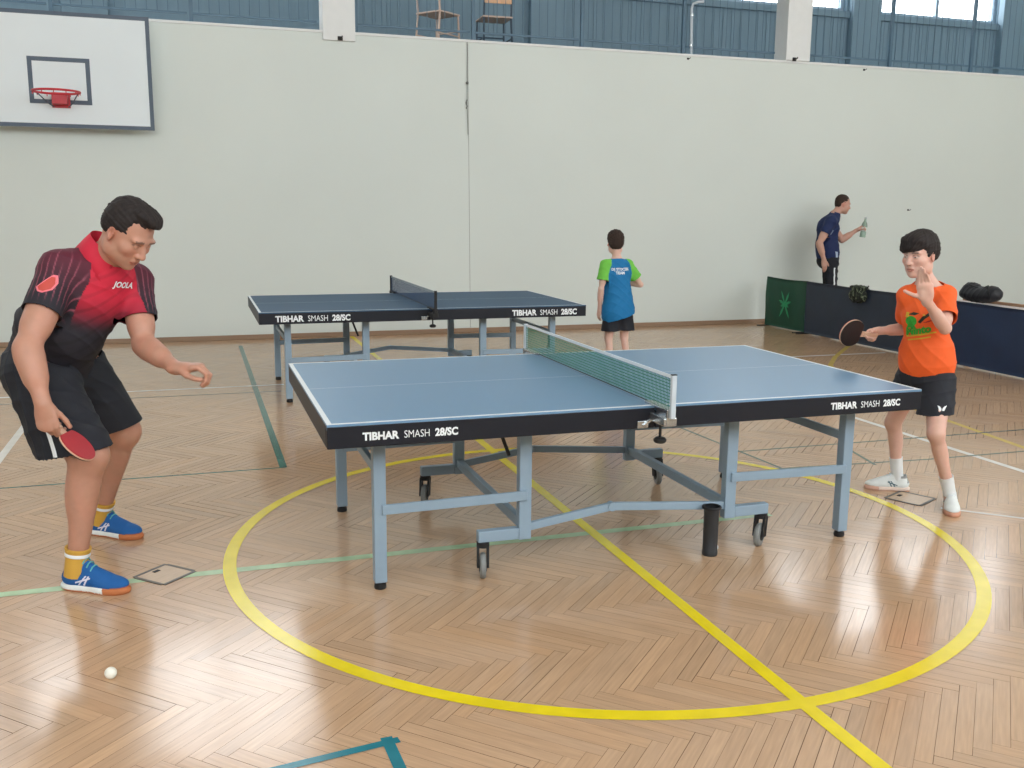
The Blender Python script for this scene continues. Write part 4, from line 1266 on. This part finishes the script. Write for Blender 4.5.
    Mg = mat('green_shirt_print', (52, 160, 48), .7, var=.2, scale=60); Mk = mat('dark_shirt_print', (30, 44, 34), .7); My = mat('yellow_shirt_print', (214, 176, 48), .7); Mr = mat('red_shirt_print', (170, 28, 40), .7)
    o0 = o0 - R_ * .085
    blob = lambda cx, cy, rx, ry, n=18: poly2d([(cx + rx * math.cos(2 * math.pi * i / n), cy + ry * math.sin(2 * math.pi * i / n)) for i in range(n)])
    decal('shirt_print', [blob(.02, .012, .030, .028), poly2d([(-.002, -.028), (.004, -.005), (.038, -.005), (.044, -.022)])], o0, R_, U_, Mg, so, sb, inn, .0012)
    decal('shirt_lettering', [text_mesh('Minto', .056, .003, .25)], o0 - U_ * .070 - R_ * .006, Rt, Ut, Mg, so, sb, inn, .0022)
    decal('shirt_print', [poly2d([(.0, .045), (.03, .062), (.06, .058), (.04, .046)]), poly2d([(.055, .01), (.075, .04), (.11, .066), (.115, .05), (.09, .03), (.07, .005)])], o0, R_, U_, Mk, so, sb, inn, .0016)
    decal('shirt_print', [poly2d([(-.012, .03), (-.008, .058), (.008, .058), (.006, .032)]), poly2d([(.078, .052), (.086, .056), (.092, .048), (.084, .046)])], o0, R_, U_, My, so, sb, inn, .0018)
    decal('shirt_print', [poly2d([(.078, .008), (.11, .022), (.135, .028), (.11, .014)])], o0, R_, U_, Mr, so, sb, inn, .0018)
    decal('shirt_underline', [poly2d([(-.005, -.012), (.15, -.012), (.15, -.004), (-.005, -.004)]), poly2d([(.0, -.032), (.12, -.032), (.12, -.025), (.0, -.025)])], o0 - U_ * .068, Rt, Ut, My, so, sb, inn, .0016)
    # shorts
    q = Field(); q.ell(pel, (.108, .138, .11), Mp, .04)
    tR, tL = npv(1.93, .03, .44), npv(1.895, -.285, .44)
    q.cone(hR, .088, tR, .092, .04); q.cone(hL, .088, tL, .098, .04)
    hmR, hmL = npv(1.935, .02, .505), npv(1.91, -.27, .51)
    cuts = [(hmR, (0, -.1, 1), hmR, .135), (hmL, (0, .1, 1), hmL, .15), (pel + npv(0, 0, .085), (0, 0, -1), pel, .3)]
    sh, HV, HF = garment('shorts', q, .0045, M_black_cloth, root, cuts, None, (.005, [((.8, -.5, .3), .13), ((0, .3, 1), .16)], 15), .0035)
    hb = bvh_of(HV, HF)
    wing = lambda sg: poly2d([(sg * .002, -.012), (sg * .012, -.013), (sg * .017, .0), (sg * .023, .013), (sg * .010, .008), (sg * .002, -.002)])
    vd = unit((.67, .74, 0))
    decal('shorts_mark', [wing(-1), wing(1)], npv(1.87, -.36, .555), (.74, -.67, 0), (0, 0, 1), M_text, sh, hb, vd)
    for a, k in ((aR, kR), (aL, kL)):
        ln = unit(k - a); make_sock(root, a, 0, .033, (226, 228, 228), 1.0, 'white ankle sock', .105, None, (ln[0], ln[1]))
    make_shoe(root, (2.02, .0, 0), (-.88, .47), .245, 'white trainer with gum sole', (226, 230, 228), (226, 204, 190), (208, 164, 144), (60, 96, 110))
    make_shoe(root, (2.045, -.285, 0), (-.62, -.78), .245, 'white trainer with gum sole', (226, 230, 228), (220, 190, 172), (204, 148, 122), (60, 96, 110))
    for o in list(root.children): o.matrix_parent_inverse = inv
    make_bat((1.695, .03, .905), (-.93, -.12, .12), (-.42, -.88, -.18), M_blk_rub, M_red_rub, 'black-faced table tennis bat held out by the boy in orange')
build_boy()
# ------------------------------------------------------------------ far boy seen from behind
def build_far_boy():
    root = thing('person', 'small boy seen from behind in blue T-shirt with lime sleeves', 'person', (2.1, 4.2, 0))
    inv = Matrix.Translation((-2.1, -4.2, 0))
    P = Person(root, .006, (222, 182, 166)); f = P.f; s = .74
    pel, bel, che, nek = npv(2.085, 4.2, .62), npv(2.075, 4.2, .78), npv(2.065, 4.2, .94), npv(2.06, 4.2, 1.09)
    F0 = unit((-.12, .99, 0)); M0 = frame(F0)
    hL, hR = npv(2.01, 4.19, .60), npv(2.16, 4.21, .60)
    kL, kR = npv(2.0, 4.22, .34), npv(2.175, 4.24, .34)
    aL, aR = npv(2.0, 4.18, .08), npv(2.19, 4.2, .08)
    sL, sR = npv(1.935, 4.185, 1.045), npv(2.175, 4.215, 1.045)
    eL, wL = npv(1.885, 4.17, .82), npv(1.905, 4.24, .62)
    eR, wR = npv(2.335, 4.24, .85), npv(2.22, 4.4, .87)
    f.ell(pel, (.07, .1, .09), M0, .04); f.ell(bel, (.072, .1, .12), M0, .05); f.ell(che, (.072, .11, .13), M0, .05)
    hc = npv(2.045, 4.22, 1.262); Mh = frame(unit((.25, .95, -.1))); hs = .93
    f.cone(nek - npv(0, 0, .02), .04, hc + Mh @ npv(-.02, 0, -.05), .042, .025)
    for q in (sR, sL): f.cone(nek, .034, q, .032, .04)
    add_head(f, hc, Mh, hs); P.heads.append((hc, Mh, hs))
    add_arm(f, sR, eR, wR, s, .84); add_arm(f, sL, eL, wL, s, .84)
    add_leg(f, hR, kR, aR, s, .88, (0, 1, 0)); add_leg(f, hL, kL, aL, s, .88, (0, 1, 0))
    add_hand(f, wL, (0, .3, -.95), (.9, .2, 0), -1, [(20, 25, 15)] * 4, .76); add_hand(f, wR, (-.5, .8, .1), (0, -.3, -.9), 1, [(30, 40, 20)] * 4, .76)
    P.finish_body(M_skin)
    make_hair(root, hc, Mh, hs, M_hair2, [((-.014, 0, .042), (.104, .087, .092), .01), ((-.05, 0, -.005), (.060, .080, .075), .02), ((.045, 0, .085), (.055, .07, .03), .03)],
              [((.115, 0, -.015), (.085, .09, .08), .01), ((.045, .1, -.05), (.06, .07, .075), .008), ((.045, -.1, -.05), (.06, .07, .075), .008), ((-.03, 0, -.135), (.2, .2, .06), .01)], .005, .004, seed=8)
    g = Field()
    g.ell(pel - npv(0, 0, .03), (.135, .172, .22), M0, .05); g.ell(bel, (.11, .142, .15), M0, .06); g.ell(che, (.1, .14, .14), M0, .05)
    g.cone(nek - npv(0, 0, .04), .06, nek + npv(0, 0, .03), .05, .03)
    for a, b in ((sR, eR), (sL, eL)):
        g.cone(nek - npv(0, 0, .02), .046, a, .05, .04); g.cone(a, .056, a * .25 + b * .75, .062, .03)
    cR, cL = sR * .38 + eR * .62, sL * .38 + eL * .62
    cuts = [(npv(2.085, 4.2, .54), (-.28, 0, 1), npv(2.085, 4.2, .54), .34), (cR, sR - eR, cR, .085), (cL, sL - eL, cL, .066), (nek + npv(0, 0, .012), (0, -.2, -1), nek, .1)]
    blue, lime = lc(8, 112, 168), lc(112, 194, 72)
    def cs(V):
        C = np.tile(blue, (len(V), 1))
        q = (V - che) @ M0
        a = np.abs(q[:, 1])
        lim = .132 - .35 * np.maximum(0, q[:, 2] - .03)
        m = (a > lim) & (q[:, 2] > -.16)
        C[m] = lime; return C
    so, SV, SF = garment('shirt', g, .006, M_cloth_c, root, cuts, cs, (.004, [((.6, .2, .8), .15), ((-.5, .3, .7), .17)], 22), .004)
    sb = bvh_of(SV, SF)
    R_ = npv(.99, .12, 0)
    decal('back_lettering', [text_mesh('DJ STOCZEK', .033, .0012)], npv(1.985, 4.0, 1.0), R_, (0, 0, 1), M_text, so, sb, F0, .002)
    decal('back_lettering', [text_mesh('TEAM', .036, .0015)], npv(2.02, 4.0, .965), R_, (0, 0, 1), M_text, so, sb, F0, .002)
    q = Field(); q.ell(pel - npv(0, 0, .02), (.1, .128, .11), M0, .04)
    q.cone(hR, .074, npv(2.175, 4.21, .4), .092, .04); q.cone(hL, .074, npv(2.0, 4.19, .4), .092, .04)
    cuts = [(npv(2.09, 4.2, .415), (-.0, 0, 1), npv(2.09, 4.2, .415), .3), (pel + npv(0, 0, .09), (0, 0, -1), pel, .3)]
    garment('shorts', q, .006, M_black_cloth, root, cuts, None, (.004, [((.6, .2, .8), .14)], 23), .004)
    for a in (aR, aL): make_sock(root, a, 0, .031, (226, 228, 228), 1.0, 'white sock', .09)
    make_shoe(root, (2.0, 4.135, 0), (-.15, .99), .225, 'light trainer', (206, 212, 216), (222, 222, 218), (206, 190, 170), (60, 96, 110), h=.005)
    make_shoe(root, (2.19, 4.155, 0), (.1, .99), .225, 'light trainer', (206, 212, 216), (222, 222, 218), (206, 190, 170), (60, 96, 110), h=.005)
    for o in list(root.children): o.matrix_parent_inverse = inv
build_far_boy()

# ------------------------------------------------------------------ man with the bottle by the wall
def build_coach():
    root = thing('person', 'man in navy polo shirt and dark trousers standing by the wall', 'person', (6.6, 7.0, 0))
    inv = Matrix.Translation((-6.6, -7.0, 0))
    P = Person(root, .0065, (196, 152, 134)); f = P.f; s = 1.0
    pel, bel, che, nek = npv(6.50, 7.0, .95), npv(6.475, 7.0, 1.13), npv(6.475, 7.0, 1.34), npv(6.55, 6.99, 1.52)
    F0 = unit((.9, -.3, 0)); M0 = frame(F0, (.06, 0, 1))
    hR, hL = npv(6.50, 6.92, .90), npv(6.58, 7.08, .90)
    kR, kL = npv(6.52, 6.9, .5), npv(6.63, 7.1, .5)
    aR, aL = npv(6.49, 6.89, .1), npv(6.62, 7.12, .1)
    sR, sL = npv(6.40, 6.84, 1.44), npv(6.59, 7.15, 1.42)
    wR = npv(6.30, 6.8, .93)
    eR = npv(6.235, 6.84, 1.15)
    eL, wL = npv(6.76, 7.06, 1.19), npv(6.935, 7.0, 1.315)
    f.ell(pel, (.105, .145, .12), M0, .05); f.ell(bel, (.115, .14, .16), M0, .06); f.ell(che, (.115, .16, .17), M0, .06)
    hc = npv(6.675, 6.98, 1.675); Mh = frame(unit((.93, -.3, -.2))); hs = 1.0
    f.cone(nek - npv(.01, 0, .03), .058, hc + Mh @ npv(-.03, 0, -.06), .055, .03)
    for q in (sR, sL): f.cone(nek, .05, q, .045, .05)
    add_head(f, hc, Mh, hs); P.heads.append((hc, Mh, hs))
    add_arm(f, sR, eR, wR, s, 1); add_arm(f, sL, eL, wL, s, 1)
    add_leg(f, hR, kR, aR, s, 1, F0); add_leg(f, hL, kL, aL, s, 1, F0)
    add_hand(f, wR, (.15, -.05, -.98), (.2, .95, 0), 1, [(20, 25, 15)] * 4, 1.0); 
    add_hand(f, wL, unit((.75, -.3, .5)), unit((.35, -.75, -.5)), -1, [(50, 60, 25)] * 4, 1.0, thumb=(.5, .3, .75))
    P.finish_body(M_skin)
    make_hair(root, hc, Mh, hs, M_hair2, [((-.02, 0, .045), (.095, .080, .085), .01), ((-.055, 0, .0), (.052, .074, .07), .02)],
              [((.115, 0, -.01), (.092, .09, .10), .01), ((.045, .1, -.05), (.06, .07, .075), .008), ((.045, -.1, -.05), (.06, .07, .075), .008), ((-.03, 0, -.12), (.2, .2, .06), .01)], .006, .003, seed=18)
    g = Field()
    g.ell(pel + npv(0, 0, .05), (.155, .175, .16), M0, .05); g.ell(bel, (.155, .17, .17), M0, .06); g.ell(che, (.148, .185, .18), M0, .06)
    g.cone(nek - npv(0.02, 0, .05), .08, nek + npv(.02, 0, .03), .066, .03)
    for a, b in ((sR, eR), (sL, eL)):
        g.cone(nek - npv(0, 0, .03), .062, a, .066, .05); g.cone(a, .074, a * .25 + b * .75, .07, .03)
    cR, cL = sR * .45 + eR * .55, sL * .45 + eL * .55
    cuts = [(npv(6.54, 7, .90), (0, 0, 1), npv(6.5, 7, .90), .3), (cR, sR - eR, cR, .12), (cL, sL - eL, cL, .12), (nek + npv(.01, 0, .04), (-.3, 0, -1), nek, .13)]
    so, SV, SF = garment('shirt', g, .0065, mat('navy_polo_cloth', (24, 40, 84), .8, bump=.2), root, cuts, None, (.006, [((.6, .2, .8), .17), ((-.5, .3, .7), .2)], 32), .005)
    sb = bvh_of(SV, SF)
    decal('sleeve_badge', [poly2d([(-.025, -.03), (.025, -.03), (.03, .03), (-.02, .035)])], npv(6.40, 6.6, 1.295), (1, 0, 0), (.2, 0, 1), mat('pale_blue_badge', (120, 140, 170), .7), so, sb, (0, 1, 0), .003)
    decal('hem_badge', [poly2d([(-.02, -.05), (.02, -.055), (.015, .05), (-.03, .055)])], npv(6.53, 6.6, .985), (1, 0, 0), (-.2, 0, 1), mat('light_badge', (178, 194, 216), .7), so, sb, (0, 1, 0), .003)
    q = Field(); q.ell(pel - npv(0, 0, .04), (.145, .165, .13), M0, .04)
    q.cone(hR, .096, kR, .078, .05); q.cone(kR, .078, aR, .066, .03); q.cone(hL, .096, kL, .078, .05); q.cone(kL, .078, aL, .066, .03)
    cuts = [(npv(6.5, 7, .06), (0, 0, 1), npv(6.5, 7, .06), .5), (pel + npv(0, 0, .09), (0, 0, -1), pel, .3)]
    tr, TV, TF = garment('trousers', q, .0065, M_black_cloth, root, cuts, None, (.006, [((.6, .2, .8), .16)], 33), .005)
    tb = bvh_of(TV, TF)
    decal('side_stripe', [poly2d([(-.011, -.42), (.013, -.42), (.005, .22), (-.015, .22)])], npv(6.51, 6.5, .60), (1, .2, 0), (-.05, 0, 1), M_text, tr, tb, (0, 1, 0), .003)
    make_shoe(root, (6.43, 6.90, 0), (.95, -.25), .29, 'dark trainer', (40, 42, 50), (220, 220, 220), (200, 200, 200), (220, 220, 220), h=.006)
    make_shoe(root, (6.56, 7.13, 0), (.95, -.1), .29, 'dark trainer', (40, 42, 50), (220, 220, 220), (200, 200, 200), (220, 220, 220), h=.006)
    for o in list(root.children): o.matrix_parent_inverse = inv
build_coach()

# bottle in his hand
def bottle_mat():
    m = mat('clear_green_plastic', (186, 214, 196), .15, var=.03)
    b = m.node_tree.nodes['Principled BSDF']; b.inputs['Transmission Weight'].default_value = .55
    return m
t = thing('water_bottle', 'greenish water bottle held up by the man in navy by the wall', 'bottle', (7.015, 6.955, 1.225))
MB().lathe((0, 0, 0), [(0, 0), (.036, 0), (.040, .01), (.040, .06), (.036, .075), (.040, .09), (.040, .16), (.034, .19), (.016, .225), (.0135, .245), (.0135, .26), (0, .26)]).build('body', bottle_mat(), t, True)
MB().lathe((0, 0, .085), [(.0405, 0), (.041, .004), (.041, .05), (.0405, .054)]).build('wrap', mat('white_bottle_wrap', (224, 232, 226), .5), t, True)
MB().lathe((0, 0, .16), [(.0395, 0), (.036, .02), (.026, .045)]).build('shoulder_band', mat('green_bottle_band', (58, 96, 72), .4), t, True)
MB().lathe((0, 0, .258), [(0, 0), (.016, 0), (.016, .018), (.0, .02)]).build('cap', mat('grey_cap', (170, 176, 176), .5), t, True)
t.rotation_euler = (.0, .12, 0)

# ------------------------------------------------------------------ bags and bench
M_camo = bpy.data.materials.new('camouflage_cloth'); M_camo.use_nodes = True
_n = M_camo.node_tree.nodes; _k = M_camo.node_tree.links
_tc = _n.new('ShaderNodeTexCoord'); _nz = _n.new('ShaderNodeTexNoise'); _nz.inputs['Scale'].default_value = 17; _nz.inputs['Detail'].default_value = 1.5
_cr = _n.new('ShaderNodeValToRGB'); _cr.color_ramp.interpolation = 'CONSTANT'
_cr.color_ramp.elements[0].color = (*lin((28, 32, 26)), 1); _cr.color_ramp.elements[1].position = .47; _cr.color_ramp.elements[1].color = (*lin((58, 68, 50)), 1)
_e = _cr.color_ramp.elements.new(.56); _e.color = (*lin((128, 136, 110)), 1)
_e = _cr.color_ramp.elements.new(.61); _e.color = (*lin((38, 44, 34)), 1)
_k.new(_tc.outputs['Object'], _nz.inputs['Vector']); _k.new(_nz.outputs['Fac'], _cr.inputs[0]); _k.new(_cr.outputs[0], _n['Principled BSDF'].inputs['Base Color']); _n['Principled BSDF'].inputs['Roughness'].default_value = .85
def soft(name, m, parent, prims, h=.006, amp=.008, seed=1):
    f = Field()
    for c, r, k in prims: f.ell(c, r, None, k)
    V, F = f.mesh(h)
    V = folds(V, normals(V, F), amp, [((.6, .2, .8), .09), ((-.5, .6, .4), .11), ((.1, 1, .2), .13)], seed)
    return mesh_np(name, V, F, m, parent)
t = thing('shoulder_bag', 'camouflage bag hanging over the top of the charcoal barrier', 'bag', (5.74, 5.26, .60))
soft('body', M_camo, t, [((-.055, 0, -.01), (.04, .17, .09), .03), ((-.03, .02, .085), (.06, .16, .028), .03), ((.055, 0, .0), (.03, .13, .08), .03), ((-.075, -.05, -.02), (.03, .07, .06), .02)], .006, .01, 4)
MB().tube([(-.09, .10, -.05), (-.095, .02, -.09), (-.09, -.09, -.06), (-.07, -.13, .03), (-.02, -.14, .115)], .008, 8).build('strap', mat('dark_strap', (30, 32, 30), .8), t, True)

M_bench = mat('bench_wood', (176, 140, 112), .5, var=.1, scale=6, stretch=(6, .4, 6)); M_bench2 = mat('bench_top', (206, 196, 192), .4, var=.04)
t = thing('bench', 'pale topped bench behind the navy barrier, with a black sports bag on it', 'bench', (6.15, 3.0, 0))
MB().box((-.19, -1.3, .575), (.19, 1.3, .61), .004).build('seat', M_bench2, t)
for yy in (-1.1, 1.1):
    for xx in (-.15, .15): MB().box((xx - .025, yy - .025, 0), (xx + .025, yy + .025, .575), .003).build('leg', M_bench, t)
MB().box((.19, -1.3, .56), (.215, 1.3, .64), .003).build('back_rail', M_bench, t)
M_bag = mat('black_nylon', (26, 26, 32), .6, var=.2, scale=14, bump=.3, bscale=60)
t = thing('sports_bag', 'black sports bag lying on the bench behind the navy barrier', 'bag', (6.13, 3.80, .61))
soft('body', M_bag, t, [((0, .04, .105), (.14, .26, .085), .04), ((0, .16, .15), (.09, .09, .08), .05), ((0, -.12, .14), (.09, .10, .07), .05)], .007, .007, 6)
MB().tube([(-.1, .18, .12), (-.06, .12, .2), (-.05, -.02, .17), (-.06, -.12, .21), (-.1, -.18, .12)], .01, 8).build('strap', M_rubber, t, True)

# floor hatches over the post sockets
def hatch(x, y, a, rz_, rgb, label, inner=None):
    t = thing('floor_hatch', label, 'hatch', (x, y, .001), rz_)
    mb = MB(); w = .008
    for s in (-1, 1):
        mb.box((-a, s * a - w, 0), (a, s * a + w, .002)); mb.box((s * a - w, -a + w, 0), (s * a + w, a - w, .002))
    mb.build('frame', mat('hatch_frame', rgb, .5, var=.15), t)
    MB().box((-a + w, -a + w, 0), (a - w, a - w, .0012)).build('lid', inner or M_hatch, t)
    MB().box((-a * .1, a * .55, .0012), (a * .25, a * .75, .003)).build('finger_pull', M_rubber, t)
M_hatch = mat('wood_hatch_lid', (196, 168, 138), .25, var=.1, scale=14, stretch=(1, 10, 1))
hatch(-2.0, -.128, .088, .78, (96, 88, 78), 'small square floor hatch by the front shoe of the man in red')
hatch(1.915, -.135, .098, .45, (92, 88, 80), 'small square floor hatch between the feet of the boy in orange')
